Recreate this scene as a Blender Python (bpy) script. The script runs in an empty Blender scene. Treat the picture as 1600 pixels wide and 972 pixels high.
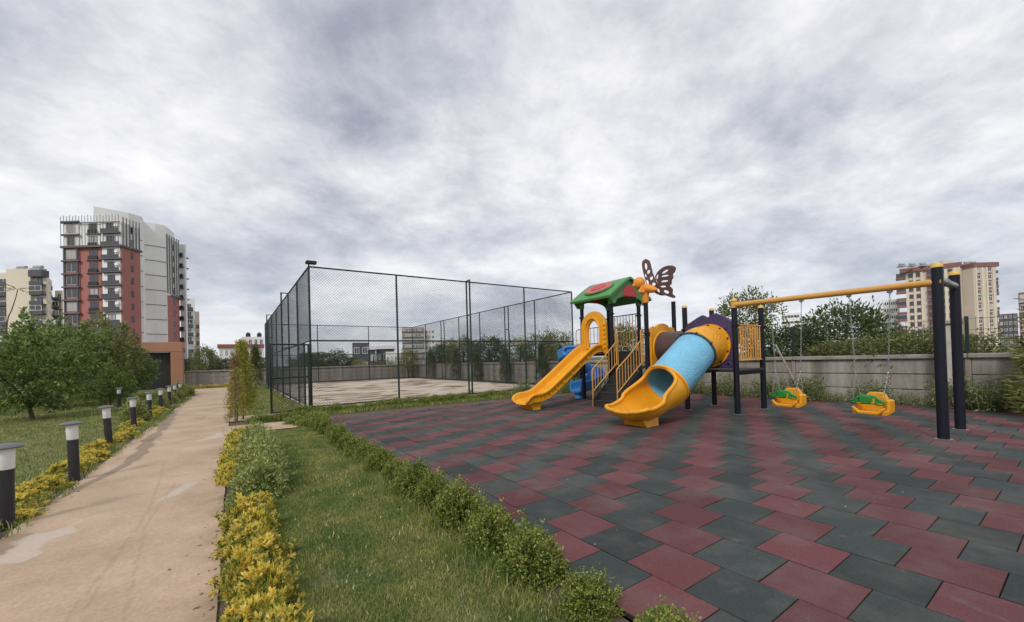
import bpy, math, random
import numpy as np
from mathutils import Vector, Matrix
random.seed(7); rng = np.random.default_rng(7)
scene = bpy.context.scene
COL = scene.collection
R = math.radians

# ---------------------------------------------------------------- camera
FPX, PITCH, ROLL, CAMH, PCX, PCY, HD = 632.7, 0.011, -0.0286, 1.3222, 800.0, 554.54, R(55.348)
FW = np.array([math.cos(HD), math.sin(HD), 0]); RT = np.array([math.sin(HD), -math.cos(HD), 0]); UPV = np.array([0, 0, 1.0])
cF = FW * math.cos(PITCH) + UPV * math.sin(PITCH); cU0 = -FW * math.sin(PITCH) + UPV * math.cos(PITCH)
cR = RT * math.cos(ROLL) + cU0 * math.sin(ROLL); cU = -RT * math.sin(ROLL) + cU0 * math.cos(ROLL)
CAM = np.array([0, 0, CAMH])
cam_data = bpy.data.cameras.new('camera'); cam = bpy.data.objects.new('camera', cam_data); COL.objects.link(cam)
cam.matrix_world = Matrix(((cR[0], cU[0], -cF[0], 0), (cR[1], cU[1], -cF[1], 0), (cR[2], cU[2], -cF[2], CAMH), (0, 0, 0, 1)))
cam_data.sensor_width = 36; cam_data.lens = FPX / 1600 * 36; cam_data.shift_y = (PCY - 486) / 1600
cam_data.clip_start = 0.05; cam_data.clip_end = 6000
scene.camera = cam

# ---------------------------------------------------------------- sky and sun
SUN_EL, SUN_AZ = R(43), R(212)          # azimuth of the direction towards the sun, measured from +X
world = bpy.data.worlds.new('World'); scene.world = world; world.use_nodes = True
wn, wl = world.node_tree.nodes, world.node_tree.links
wn.clear()
def wnode(t, **k):
    n = wn.new(t)
    for a, b in k.items(): setattr(n, a, b)
    return n
wo = wnode('ShaderNodeOutputWorld'); bg = wnode('ShaderNodeBackground'); bg.inputs['Strength'].default_value = 0.1
wl.new(bg.outputs[0], wo.inputs[0])
sky = wnode('ShaderNodeTexSky', sky_type='NISHITA', sun_disc=False, sun_elevation=SUN_EL, sun_rotation=math.pi / 2 - SUN_AZ)
tc = wnode('ShaderNodeTexCoord'); sep = wnode('ShaderNodeSeparateXYZ'); wl.new(tc.outputs['Generated'], sep.inputs[0])
def wmath(op, a, b=None, clamp=False):
    n = wnode('ShaderNodeMath', operation=op, use_clamp=clamp)
    for i, v in enumerate((a, b)):
        if v is None: continue
        if isinstance(v, (int, float)): n.inputs[i].default_value = v
        else: wl.new(v, n.inputs[i])
    return n.outputs[0]
zz = wmath('MAXIMUM', sep.outputs['Z'], 0.0)
den = wmath('ADD', zz, 0.30)
cx, cy = wmath('DIVIDE', sep.outputs['X'], den), wmath('DIVIDE', sep.outputs['Y'], den)
# the cloud layer seen in perspective: a plane of noise overhead, streets of cloud running along the wind
cmb = wnode('ShaderNodeCombineXYZ'); wl.new(cx, cmb.inputs[0]); wl.new(cy, cmb.inputs[1])
def wnoise(scale, detail, rough, rot, sx, sy, off, dist=0.0):
    m = wnode('ShaderNodeMapping'); m.inputs['Rotation'].default_value = (0, 0, R(rot)); m.inputs['Scale'].default_value = (sx, sy, 1); m.inputs['Location'].default_value = off
    wl.new(cmb.outputs[0], m.inputs[0])
    n = wnode('ShaderNodeTexNoise'); n.inputs['Scale'].default_value = scale; n.inputs['Detail'].default_value = detail; n.inputs['Roughness'].default_value = rough; n.inputs['Distortion'].default_value = dist
    wl.new(m.outputs[0], n.inputs['Vector']); return n.outputs['Fac']
n1 = wnoise(1.1, 6, 0.52, 20, 1.0, 1.05, (4.4, 0.3, 0), 0.0)
n2 = wnoise(3.8, 13, 0.66, 35, 1.0, 1.08, (7.3, 4.1, 2.0), 0.15)
mixn = wmath('ADD', wmath('MULTIPLY', n1, 0.66), wmath('MULTIPLY', n2, 0.34))
cr = wnode('ShaderNodeValToRGB'); wl.new(mixn, cr.inputs[0])
e = cr.color_ramp.elements
e[0].position = 0.36; e[0].color = (3.1, 3.3, 3.95, 1)
e[1].position = 0.62; e[1].color = (8.9, 8.75, 8.7, 1)
for p, c in ((0.43, (4.5, 4.65, 5.25, 1)), (0.49, (6.0, 6.05, 6.5, 1)), (0.55, (7.5, 7.45, 7.65, 1))):
    x = cr.color_ramp.elements.new(p); x.color = c
# low clouds far away: a bluer, even band over the horizon
hz = wnode('ShaderNodeMapRange'); hz.inputs['From Min'].default_value = 0.0; hz.inputs['From Max'].default_value = 0.30; hz.inputs['To Min'].default_value = 0.55; hz.inputs['To Max'].default_value = 0.0
wl.new(zz, hz.inputs['Value'])
mxh = wnode('ShaderNodeMix', data_type='RGBA'); wl.new(hz.outputs[0], mxh.inputs['Factor']); wl.new(cr.outputs[0], mxh.inputs['A']); mxh.inputs['B'].default_value = (5.0, 5.45, 6.2, 1)
mx = wnode('ShaderNodeMix', data_type='RGBA'); mx.inputs['Factor'].default_value = 0.93
wl.new(sky.outputs[0], mx.inputs['A']); wl.new(mxh.outputs['Result'], mx.inputs['B']); wl.new(mx.outputs['Result'], bg.inputs['Color'])
sl = bpy.data.lights.new('sun', 'SUN'); sl.energy = 1.5; sl.angle = R(14); sl.color = (1.0, 0.95, 0.88)
sun = bpy.data.objects.new('sun', sl); COL.objects.link(sun)
sd = Vector((math.cos(SUN_AZ) * math.cos(SUN_EL), math.sin(SUN_AZ) * math.cos(SUN_EL), math.sin(SUN_EL)))
sun.rotation_euler = sd.to_track_quat('Z', 'Y').to_euler(); sun.location = (0, 0, 30)
vs = scene.view_settings; vs.view_transform = 'Standard'; vs.look = 'None'; vs.gamma = 1; vs.use_curve_mapping = False; vs.exposure = 0.32

# ---------------------------------------------------------------- pixel helpers (directions only)
def ray(x, y): return cF + cR * (x - PCX) / FPX - cU * (y - PCY) / FPX
def on_x(x, y, X): d = ray(x, y); return CAM + d * X / d[0]
def on_plane(x, y, p, n): d = ray(x, y); return CAM + d * (np.dot(np.array(p) - CAM, n) / np.dot(d, n))
def col_at(px, D):                                   # ground point under pixel column px at forward distance D
    return FW * D + RT * (px - 800) / FPX * D
def z_at(px, py, D): return CAMH + D * ((561.5 - 0.0286 * (px - 800)) - py) / FPX

# ---------------------------------------------------------------- numpy value noise
def vnoise(x, y, seed=0):
    xi, yi = np.floor(x).astype(np.int64), np.floor(y).astype(np.int64); xf, yf = x - xi, y - yi
    def h(a, b):
        n = (a * 374761393 + b * 668265263 + seed * 974634777) & 0x7fffffff
        n = ((n ^ (n >> 13)) * 1274126177) & 0x7fffffff
        return ((n ^ (n >> 16)) & 0xffff) / 65535.0
    u, v = xf * xf * (3 - 2 * xf), yf * yf * (3 - 2 * yf)
    return (h(xi, yi) * (1 - u) + h(xi + 1, yi) * u) * (1 - v) + (h(xi, yi + 1) * (1 - u) + h(xi + 1, yi + 1) * u) * v
def fbm(x, y, seed=0, o=4):
    s, a = 0, 0.5
    for i in range(o): s = s + a * vnoise(x * 2 ** i, y * 2 ** i, seed + i); a *= 0.5
    return s

# ---------------------------------------------------------------- materials
MATS = {}
def mat(name, c, rough=0.6, var=0.12, scale=6.0, bump=0.0, bscale=40.0, metal=0.0, c2=None, spec=0.5, stretch=None, coat=0.0):
    if name in MATS: return MATS[name]
    m = bpy.data.materials.new(name); m.use_nodes = True; MATS[name] = m
    nt = m.node_tree; N, L = nt.nodes, nt.links; b = N['Principled BSDF']
    b.inputs['Roughness'].default_value = rough; b.inputs['Metallic'].default_value = metal; b.inputs['Specular IOR Level'].default_value = spec; b.inputs['Coat Weight'].default_value = coat
    t = N.new('ShaderNodeTexCoord'); vec = t.outputs['Object']
    if stretch:
        mp = N.new('ShaderNodeMapping'); mp.inputs['Scale'].default_value = stretch; L.new(vec, mp.inputs[0]); vec = mp.outputs[0]
    n = N.new('ShaderNodeTexNoise'); n.inputs['Scale'].default_value = scale; n.inputs['Detail'].default_value = 6; n.inputs['Roughness'].default_value = 0.65; L.new(vec, n.inputs['Vector'])
    r = N.new('ShaderNodeValToRGB'); L.new(n.outputs['Fac'], r.inputs[0])
    lo = c2 if c2 else tuple(v * (1 - var) for v in c); hi = c if c2 else tuple(min(1, v * (1 + var)) for v in c)
    r.color_ramp.elements[0].position = 0.3; r.color_ramp.elements[0].color = (*lo, 1)
    r.color_ramp.elements[1].position = 0.7; r.color_ramp.elements[1].color = (*hi, 1)
    L.new(r.outputs[0], b.inputs['Base Color'])
    if bump:
        n2 = N.new('ShaderNodeTexNoise'); n2.inputs['Scale'].default_value = bscale; n2.inputs['Detail'].default_value = 4; L.new(vec, n2.inputs['Vector'])
        bp = N.new('ShaderNodeBump'); bp.inputs['Strength'].default_value = bump; bp.inputs['Distance'].default_value = 0.02; L.new(n2.outputs['Fac'], bp.inputs['Height']); L.new(bp.outputs[0], b.inputs['Normal'])
    return m
def leaf_mat(name, cols, rough=0.5, trans=0.25, spec=0.35):
    if name in MATS: return MATS[name]
    m = bpy.data.materials.new(name); m.use_nodes = True; MATS[name] = m
    nt = m.node_tree; N, L = nt.nodes, nt.links; b = N['Principled BSDF']; out = N['Material Output']
    g = N.new('ShaderNodeNewGeometry'); r = N.new('ShaderNodeValToRGB'); L.new(g.outputs['Random Per Island'], r.inputs[0])
    el = r.color_ramp.elements
    while len(el) < len(cols): el.new(0.5)
    for i, c in enumerate(cols): el[i].position = i / (len(cols) - 1); el[i].color = (*c, 1)
    b.inputs['Roughness'].default_value = rough; b.inputs['Specular IOR Level'].default_value = spec
    L.new(r.outputs[0], b.inputs['Base Color'])
    tr = N.new('ShaderNodeBsdfTranslucent'); L.new(r.outputs[0], tr.inputs[0])
    mx = N.new('ShaderNodeMixShader'); mx.inputs[0].default_value = trans; L.new(b.outputs[0], mx.inputs[1]); L.new(tr.outputs[0], mx.inputs[2]); L.new(mx.outputs[0], out.inputs[0])
    return m
def tile_mat(name, c):
    m = bpy.data.materials.new(name); m.use_nodes = True
    nt = m.node_tree; N, L = nt.nodes, nt.links; b = N['Principled BSDF']; b.inputs['Roughness'].default_value = 0.75; b.inputs['Specular IOR Level'].default_value = 0.25
    g = N.new('ShaderNodeNewGeometry'); oi = N.new('ShaderNodeObjectInfo')
    n = N.new('ShaderNodeTexNoise'); n.inputs['Scale'].default_value = 130; n.inputs['Detail'].default_value = 5; n.inputs['Roughness'].default_value = 0.8; L.new(g.outputs['Position'], n.inputs['Vector'])
    n2 = N.new('ShaderNodeTexNoise'); n2.inputs['Scale'].default_value = 1.3; n2.inputs['Detail'].default_value = 6; n2.inputs['Roughness'].default_value = 0.7; L.new(g.outputs['Position'], n2.inputs['Vector'])
    r = N.new('ShaderNodeValToRGB'); L.new(n.outputs['Fac'], r.inputs[0])
    r.color_ramp.elements[0].position = 0.3; r.color_ramp.elements[0].color = (*[v * 0.45 for v in c], 1); r.color_ramp.elements[1].position = 0.7; r.color_ramp.elements[1].color = (*[v * 1.5 for v in c], 1)
    hs = N.new('ShaderNodeHueSaturation'); L.new(r.outputs[0], hs.inputs['Color'])
    ad = N.new('ShaderNodeMath'); ad.operation = 'ADD'; L.new(oi.outputs['Random'], ad.inputs[0]); L.new(g.outputs['Random Per Island'], ad.inputs[1])
    fr = N.new('ShaderNodeMath'); fr.operation = 'FRACT'; L.new(ad.outputs[0], fr.inputs[0])
    mr = N.new('ShaderNodeMapRange'); L.new(fr.outputs[0], mr.inputs['Value']); mr.inputs['To Min'].default_value = 0.74; mr.inputs['To Max'].default_value = 1.22; L.new(mr.outputs[0], hs.inputs['Value'])
    # pale dust worn into the rubber
    r2 = N.new('ShaderNodeValToRGB'); L.new(n2.outputs['Fac'], r2.inputs[0]); r2.color_ramp.elements[0].position = 0.45; r2.color_ramp.elements[0].color = (0, 0, 0, 1); r2.color_ramp.elements[1].position = 0.85; r2.color_ramp.elements[1].color = (0.5, 0.5, 0.5, 1)
    mx = N.new('ShaderNodeMix'); mx.data_type = 'RGBA'; L.new(r2.outputs[0], mx.inputs['Factor']); L.new(hs.outputs[0], mx.inputs['A']); mx.inputs['B'].default_value = (0.20, 0.185, 0.17, 1)
    # scuffs and dried mud with ragged edges
    n3 = N.new('ShaderNodeTexNoise'); n3.inputs['Scale'].default_value = 4.2; n3.inputs['Detail'].default_value = 10; n3.inputs['Roughness'].default_value = 0.72; n3.inputs['Distortion'].default_value = 0.8; L.new(g.outputs['Position'], n3.inputs['Vector'])
    r3 = N.new('ShaderNodeValToRGB'); L.new(n3.outputs['Fac'], r3.inputs[0]); r3.color_ramp.elements[0].position = 0.60; r3.color_ramp.elements[0].color = (0, 0, 0, 1); r3.color_ramp.elements[1].position = 0.70; r3.color_ramp.elements[1].color = (0.38, 0.38, 0.38, 1)
    m3 = N.new('ShaderNodeMix'); m3.data_type = 'RGBA'; L.new(r3.outputs[0], m3.inputs['Factor']); L.new(mx.outputs['Result'], m3.inputs['A']); m3.inputs['B'].default_value = (0.17, 0.155, 0.13, 1)
    L.new(m3.outputs['Result'], b.inputs['Base Color'])
    bp = N.new('ShaderNodeBump'); bp.inputs['Strength'].default_value = 0.5; bp.inputs['Distance'].default_value = 0.004; L.new(n.outputs['Fac'], bp.inputs['Height']); L.new(bp.outputs[0], b.inputs['Normal'])
    return m
def plastic(name, c, rough=0.38, relief=0.0, rs=5.0):
    m = bpy.data.materials.new(name); m.use_nodes = True; MATS[name] = m
    nt = m.node_tree; N, L = nt.nodes, nt.links; b = N['Principled BSDF']; b.inputs['Roughness'].default_value = rough
    t = N.new('ShaderNodeTexCoord')
    n = N.new('ShaderNodeTexNoise'); n.inputs['Scale'].default_value = 3.0; n.inputs['Detail'].default_value = 8; n.inputs['Roughness'].default_value = 0.7; L.new(t.outputs['Object'], n.inputs['Vector'])
    r = N.new('ShaderNodeValToRGB'); L.new(n.outputs['Fac'], r.inputs[0])
    r.color_ramp.elements[0].position = 0.3; r.color_ramp.elements[0].color = (*[v * 0.86 for v in c], 1); r.color_ramp.elements[1].position = 0.65; r.color_ramp.elements[1].color = (*c, 1)
    L.new(r.outputs[0], b.inputs['Base Color'])
    # grime in large soft patches and fine scuffs
    gn = N.new('ShaderNodeTexNoise'); gn.inputs['Scale'].default_value = 1.7; gn.inputs['Detail'].default_value = 9; gn.inputs['Roughness'].default_value = 0.75; L.new(t.outputs['Object'], gn.inputs['Vector'])
    gr_ = N.new('ShaderNodeMapRange'); L.new(gn.outputs['Fac'], gr_.inputs['Value']); gr_.inputs['From Min'].default_value = 0.5; gr_.inputs['From Max'].default_value = 0.75; gr_.inputs['To Max'].default_value = 0.30
    gm = N.new('ShaderNodeMix'); gm.data_type = 'RGBA'; L.new(gr_.outputs[0], gm.inputs['Factor']); L.new(r.outputs[0], gm.inputs['A']); gm.inputs['B'].default_value = (*[v * 0.35 + 0.06 for v in c], 1); L.new(gm.outputs['Result'], b.inputs['Base Color'])
    mr = N.new('ShaderNodeMapRange'); L.new(n.outputs['Fac'], mr.inputs['Value']); mr.inputs['To Min'].default_value = rough - 0.1; mr.inputs['To Max'].default_value = rough + 0.18; L.new(mr.outputs[0], b.inputs['Roughness'])
    if relief:                                           # moulded wood-grain lines
        mp = N.new('ShaderNodeMapping'); mp.inputs['Scale'].default_value = (0.55, 1, 1); L.new(t.outputs['Object'], mp.inputs[0])
        w = N.new('ShaderNodeTexNoise'); w.inputs['Scale'].default_value = rs; w.inputs['Detail'].default_value = 1.5; w.inputs['Distortion'].default_value = 0.6; L.new(mp.outputs[0], w.inputs['Vector'])
        ml = N.new('ShaderNodeMath'); ml.operation = 'MULTIPLY'; ml.inputs[1].default_value = 9.0; L.new(w.outputs['Fac'], ml.inputs[0])
        pp = N.new('ShaderNodeMath'); pp.operation = 'PINGPONG'; pp.inputs[1].default_value = 0.5; L.new(ml.outputs[0], pp.inputs[0])
        sm = N.new('ShaderNodeMapRange'); sm.interpolation_type = 'SMOOTHSTEP'; L.new(pp.outputs[0], sm.inputs['Value']); sm.inputs['From Min'].default_value = 0.0; sm.inputs['From Max'].default_value = 0.16
        bp = N.new('ShaderNodeBump'); bp.inputs['Strength'].default_value = relief; bp.inputs['Distance'].default_value = 0.012; L.new(sm.outputs[0], bp.inputs['Height']); L.new(bp.outputs[0], b.inputs['Normal'])
    return m

# ---------------------------------------------------------------- mesh helpers
def link(name, me, m, parent=None, smooth=False):
    o = bpy.data.objects.new(name, me); COL.objects.link(o)
    if m is not None:
        for q in (m if isinstance(m, (list, tuple)) else [m]):
            if len(me.materials) < (len(m) if isinstance(m, (list, tuple)) else 1): me.materials.append(q)
    if parent is not None: o.parent = parent
    if smooth: me.polygons.foreach_set('use_smooth', np.ones(len(me.polygons), dtype=bool))
    return o
def tag(o, label=None, cat=None, group=None, kind=None):
    if label: o['label'] = label
    if cat: o['category'] = cat
    if group: o['group'] = group
    if kind: o['kind'] = kind
    return o
def thing(name, label, cat, loc=(0, 0, 0), rz=0.0, group=None):
    o = bpy.data.objects.new(name, None); COL.objects.link(o); o.empty_display_size = 0.2
    o.location = loc; o.rotation_euler = (0, 0, rz)
    return tag(o, label, cat, group)
def copy_tree(o, parent=None):
    c = o.copy(); COL.objects.link(c); c.parent = parent
    for ch in o.children: copy_tree(ch, c)
    return c
def frame_of(d):
    d = Vector(d).normalized(); a = Vector((0, 0, 1)) if abs(d.z) < 0.95 else Vector((1, 0, 0))
    u = d.cross(a).normalized(); v = u.cross(d).normalized(); return u, v
def catmull(P, n):
    P = np.array(P, float); Q = np.vstack([2 * P[0] - P[1], P, 2 * P[-1] - P[-2]]); out = []
    segs = len(P) - 1
    for t in np.linspace(0, segs, n):
        i = min(int(t), segs - 1); f = t - i; a, b, c, d = Q[i], Q[i + 1], Q[i + 2], Q[i + 3]
        out.append(0.5 * ((2 * b) + (-a + c) * f + (2 * a - 5 * b + 4 * c - d) * f * f + (-a + 3 * b - 3 * c + d) * f ** 3))
    return np.array(out)
class MB:
    def __init__(s): s.v = []; s.f = []; s.mi = []; s.cur = 0
    def add(s, verts, faces):
        o = len(s.v); s.v += [tuple(map(float, q)) for q in verts]
        for f in faces: s.f.append(tuple(i + o for i in f)); s.mi.append(s.cur)
        return s
    def box(s, x0, x1, y0, y1, z0, z1):
        v = [(x0, y0, z0), (x1, y0, z0), (x1, y1, z0), (x0, y1, z0), (x0, y0, z1), (x1, y0, z1), (x1, y1, z1), (x0, y1, z1)]
        return s.add(v, [(0, 3, 2, 1), (4, 5, 6, 7), (0, 1, 5, 4), (1, 2, 6, 5), (2, 3, 7, 6), (3, 0, 4, 7)])
    def cbox(s, x0, x1, y0, y1, z0, z1, b=0.01):          # box with all edges chamfered
        vs = []; idx = {}
        X, Y, Z = (x0, x1), (y0, y1), (z0, z1); sg = (1, -1)
        for i in (0, 1):
            for j in (0, 1):
                for k in (0, 1):
                    p = (X[i], Y[j], Z[k]); d = (sg[i] * b, sg[j] * b, sg[k] * b)
                    for a in range(3):
                        q = [p[n] + (0 if n == a else d[n]) for n in range(3)]; idx[(i, j, k, a)] = len(vs); vs.append(q)
        F = []
        def face(ids): F.append(tuple(ids))
        for a in range(3):
            for s0 in (0, 1):
                o = [n for n in range(3) if n != a]; ids = []
                for (p, q) in ((0, 0), (1, 0), (1, 1), (0, 1)):
                    c = [0, 0, 0]; c[a] = s0; c[o[0]] = p; c[o[1]] = q; ids.append(idx[(*c, a)])
                if (s0 == 0) ^ (a == 1): ids = ids[::-1]
                face(ids)
        for a in range(3):
            o = [n for n in range(3) if n != a]
            for (p, q) in ((0, 0), (0, 1), (1, 0), (1, 1)):
                c0 = [0, 0, 0]; c1 = [0, 0, 0]; c0[a] = 0; c1[a] = 1
                for c in (c0, c1): c[o[0]] = p; c[o[1]] = q
                face([idx[(*c0, o[0])], idx[(*c1, o[0])], idx[(*c1, o[1])], idx[(*c0, o[1])]])
        for i in (0, 1):
            for j in (0, 1):
                for k in (0, 1): face([idx[(i, j, k, a)] for a in range(3)])
        return s.add(vs, F)
    def tube(s, pts, r, n=10, cap=True, r1=None):
        pts = [Vector(p) for p in pts]; m = len(pts); vs = []; u = None
        for i, p in enumerate(pts):
            d = (pts[min(i + 1, m - 1)] - pts[max(i - 1, 0)]).normalized()
            if u is None: u, v = frame_of(d)
            else:
                u = (u - d * u.dot(d)).normalized(); v = u.cross(d).normalized()
            rr = r[i] if isinstance(r, (list, tuple, np.ndarray)) else (r + ((r1 - r) * i / (m - 1) if r1 is not None else 0))
            for k in range(n):
                a = 2 * math.pi * k / n; vs.append(p + (u * math.cos(a) + v * math.sin(a)) * rr)
        fs = [(i * n + k, i * n + (k + 1) % n, (i + 1) * n + (k + 1) % n, (i + 1) * n + k) for i in range(m - 1) for k in range(n)]
        if cap: fs += [tuple(range(n))[::-1], tuple(range((m - 1) * n, m * n))]
        return s.add(vs, fs)
    def bar(s, a, b, w, h=None):                           # square bar from a to b
        h = h or w; a, b = Vector(a), Vector(b); u, v = frame_of(b - a); vs = []
        for p in (a, b):
            for (i, j) in ((-1, -1), (1, -1), (1, 1), (-1, 1)): vs.append(p + u * i * w / 2 + v * j * h / 2)
        return s.add(vs, [(0, 1, 2, 3), (7, 6, 5, 4), (0, 4, 5, 1), (1, 5, 6, 2), (2, 6, 7, 3), (3, 7, 4, 0)])
    def lathe(s, prof, c=(0, 0, 0), n=20):
        vs = []; m = len(prof)
        for (r, z) in prof:
            for k in range(n): a = 2 * math.pi * k / n; vs.append((c[0] + r * math.cos(a), c[1] + r * math.sin(a), c[2] + z))
        fs = [(i * n + k, i * n + (k + 1) % n, (i + 1) * n + (k + 1) % n, (i + 1) * n + k) for i in range(m - 1) for k in range(n)]
        fs += [tuple(range(n))[::-1], tuple(range((m - 1) * n, m * n))]
        return s.add(vs, fs)
    def sweep(s, prof, path, lat=None, cap=True, sc=None):          # closed 2D profile (side, up) along path; lat(i) optional sideways vector
        path = np.array(path, float); m = len(path); k = len(prof); vs = []
        for i in range(m):
            d = path[min(i + 1, m - 1)] - path[max(i - 1, 0)]; d /= np.linalg.norm(d)
            sv = np.array(lat[i]) if lat is not None else np.cross(d, (0, 0, 1.0)); sv = sv / np.linalg.norm(sv); uv = np.cross(sv, d)
            ka, kb = sc[i] if sc is not None else (1, 1)
            for (a, b) in prof: vs.append(path[i] + sv * a * ka + uv * b * kb)
        fs = [(i * k + j, i * k + (j + 1) % k, (i + 1) * k + (j + 1) % k, (i + 1) * k + j) for i in range(m - 1) for j in range(k)]
        if cap: fs += [tuple(range(k))[::-1], tuple(range((m - 1) * k, m * k))]
        return s.add(vs, fs)
    def build(s, name, m, parent=None, smooth=False, world=False):
        me = bpy.data.meshes.new(name); v = s.v
        if world and parent is not None:
            p = parent
            off = Vector((0, 0, 0))
            while p is not None: off += p.location; p = p.parent
            v = [(a - off.x, b - off.y, c - off.z) for a, b, c in v]
        me.from_pydata(v, [], s.f)
        o = link(name, me, m, parent)
        if isinstance(m, (list, tuple)): me.polygons.foreach_set('material_index', s.mi)
        me.update()
        import bmesh
        bm = bmesh.new(); bm.from_mesh(me); bmesh.ops.recalc_face_normals(bm, faces=bm.faces)
        if smooth:
            for f in bm.faces: f.smooth = True
            ang = R(38)
            for ed in bm.edges:
                if len(ed.link_faces) == 2 and ed.calc_face_angle(0) > ang: ed.smooth = False
        bm.to_mesh(me); bm.free()
        return o
def fast_mesh(name, V, F):                                 # F (n,k) same-size faces
    V = np.asarray(V, np.float32); F = np.asarray(F, np.int32); n, k = F.shape
    me = bpy.data.meshes.new(name); me.vertices.add(len(V)); me.vertices.foreach_set('co', V.ravel())
    me.loops.add(n * k); me.loops.foreach_set('vertex_index', F.ravel()); me.polygons.add(n)
    me.polygons.foreach_set('loop_start', np.arange(0, n * k, k, dtype=np.int32)); me.polygons.foreach_set('loop_total', np.full(n, k, np.int32))
    me.update(); me.validate(); return me
def plate(name, outline, holes, thick, m, to3d, parent=None, bevel=0.0, world=False):
    """flat plate with holes; outline in 2D, to3d maps (a, b, depth) to a point"""
    cu = bpy.data.curves.new(name, 'CURVE'); cu.dimensions = '2D'; cu.fill_mode = 'BOTH'; cu.extrude = thick / 2 - bevel; cu.bevel_depth = bevel; cu.bevel_resolution = 1; cu.offset = -bevel
    for lp in [outline] + holes:
        sp = cu.splines.new('POLY'); sp.points.add(len(lp) - 1); sp.use_cyclic_u = True
        for p, q in zip(sp.points, lp): p.co = (q[0], q[1], 0, 1)
    tmp = bpy.data.objects.new('tmp_plate', cu); COL.objects.link(tmp)
    dg = bpy.context.evaluated_depsgraph_get(); me = bpy.data.meshes.new_from_object(tmp.evaluated_get(dg))
    bpy.data.objects.remove(tmp); bpy.data.curves.remove(cu)
    mb = MB(); mb.add([to3d(v.co.x, v.co.y, v.co.z) for v in me.vertices], [tuple(p.vertices) for p in me.polygons])
    bpy.data.meshes.remove(me)
    o = mb.build(name, m, parent, smooth=True, world=world); return o
def ell(cx, cy, rx, ry, n=28, rot=0.0):
    return [(cx + rx * math.cos(t) * math.cos(rot) - ry * math.sin(t) * math.sin(rot), cy + rx * math.cos(t) * math.sin(rot) + ry * math.sin(t) * math.cos(rot)) for t in [2 * math.pi * k / n for k in range(n)]]
_O = 'first second third fourth fifth sixth seventh eighth ninth tenth eleventh twelfth thirteenth fourteenth fifteenth sixteenth seventeenth eighteenth nineteenth'.split()
ORD = list(_O)
for _t, _w in (('twent', 'twenty'), ('thirt', 'thirty'), ('fort', 'forty'), ('fift', 'fifty')): ORD += [_t + 'ieth'] + [_w + '-' + q for q in _O[:9]]
#@@MATERIALS
M = {}
M['soil'] = mat('soil', (0.16, 0.12, 0.085), 0.95, c2=(0.07, 0.052, 0.038), scale=9, bump=0.8, bscale=60)
M['lawn'] = mat('lawn', (0.20, 0.19, 0.085), 0.95, c2=(0.11, 0.12, 0.045), scale=3.5, bump=0.7, bscale=90)
M['field'] = mat('field', (0.12, 0.12, 0.06), 0.95, c2=(0.06, 0.075, 0.03), scale=0.15, bump=0.5, bscale=2)
M['court'] = None
M['rubber_base'] = mat('rubber_base', (0.022, 0.022, 0.022), 0.9)
M['post_blue'] = mat('post_blue', (0.008, 0.009, 0.018), 0.45, var=0.2, scale=8, spec=0.3)
M['yellow'] = plastic('yellow_plastic', (0.80, 0.36, 0.012))
M['yellow_grain'] = plastic('yellow_grain_plastic', (0.80, 0.36, 0.014), 0.42, 0.7, 3.2)
M['orange'] = plastic('orange_plastic', (0.80, 0.30, 0.03), 0.45, 0.35, 7)
M['rail'] = plastic('rail_paint', (0.68, 0.35, 0.08), 0.42)
M['blue'] = plastic('blue_plastic', (0.05, 0.235, 0.58))
M['sky_blue'] = plastic('sky_blue_plastic', (0.19, 0.51, 0.72), 0.42, 0.55, 3.0)
M['green'] = plastic('green_plastic', (0.075, 0.27, 0.07), 0.45)
M['green_seat'] = plastic('green_seat_plastic', (0.02, 0.24, 0.035), 0.4)
M['red'] = plastic('red_plastic', (0.50, 0.035, 0.035), 0.4)
M['pink'] = plastic('pink_plastic', (0.56, 0.13, 0.13), 0.45, 0.5, 9)
M['purple'] = plastic('purple_plastic', (0.055, 0.035, 0.11), 0.45, 0.5, 5)
M['brown'] = plastic('brown_plastic', (0.085, 0.045, 0.04), 0.4, 0.4, 3)
M['wing'] = plastic('wing_brown', (0.10, 0.042, 0.034), 0.4)
M['cap'] = plastic('cap_yellow', (0.78, 0.50, 0.10), 0.45)
M['deck'] = mat('deck', (0.03, 0.027, 0.027), 0.6, bump=0.3, bscale=150)
M['bolt'] = mat('bolt', (0.012, 0.012, 0.014), 0.5)
M['steel'] = mat('galvanised_steel', (0.36, 0.36, 0.36), 0.45, metal=0.85, var=0.2)
M['fence_green'] = mat('fence_green', (0.012, 0.026, 0.024), 0.45, var=0.25, scale=4)
M['wire'] = mat('fence_wire', (0.012, 0.02, 0.02), 0.55)
M['bollard_black'] = mat('bollard_black', (0.022, 0.022, 0.026), 0.5, var=0.25, bump=0.05)
M['bollard_cap'] = mat('bollard_cap', (0.12, 0.125, 0.13), 0.45, var=0.25)
M['diffuser'] = mat('diffuser', (0.74, 0.74, 0.73), 0.35, var=0.05)
M['concrete'] = mat('concrete', (0.42, 0.385, 0.345), 0.9, c2=(0.16, 0.14, 0.12), scale=2.6, bump=0.35, bscale=50, stretch=(1.5, 1, 0.22))
M['coping'] = mat('coping', (0.40, 0.365, 0.32), 0.9, c2=(0.20, 0.18, 0.155), scale=4, bump=0.3)
M['pillar'] = mat('pillar_render', (0.56, 0.53, 0.50), 0.9, c2=(0.40, 0.37, 0.34), scale=3)
M['wood_pole'] = mat('wood_pole', (0.36, 0.31, 0.25), 0.85, c2=(0.2, 0.17, 0.13), scale=12)
M['bark'] = mat('bark', (0.12, 0.09, 0.065), 0.95, c2=(0.05, 0.038, 0.028), scale=14, bump=0.6)
M['terracotta'] = mat('terracotta', (0.38, 0.195, 0.12), 0.9, var=0.1, scale=0.7)
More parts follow.
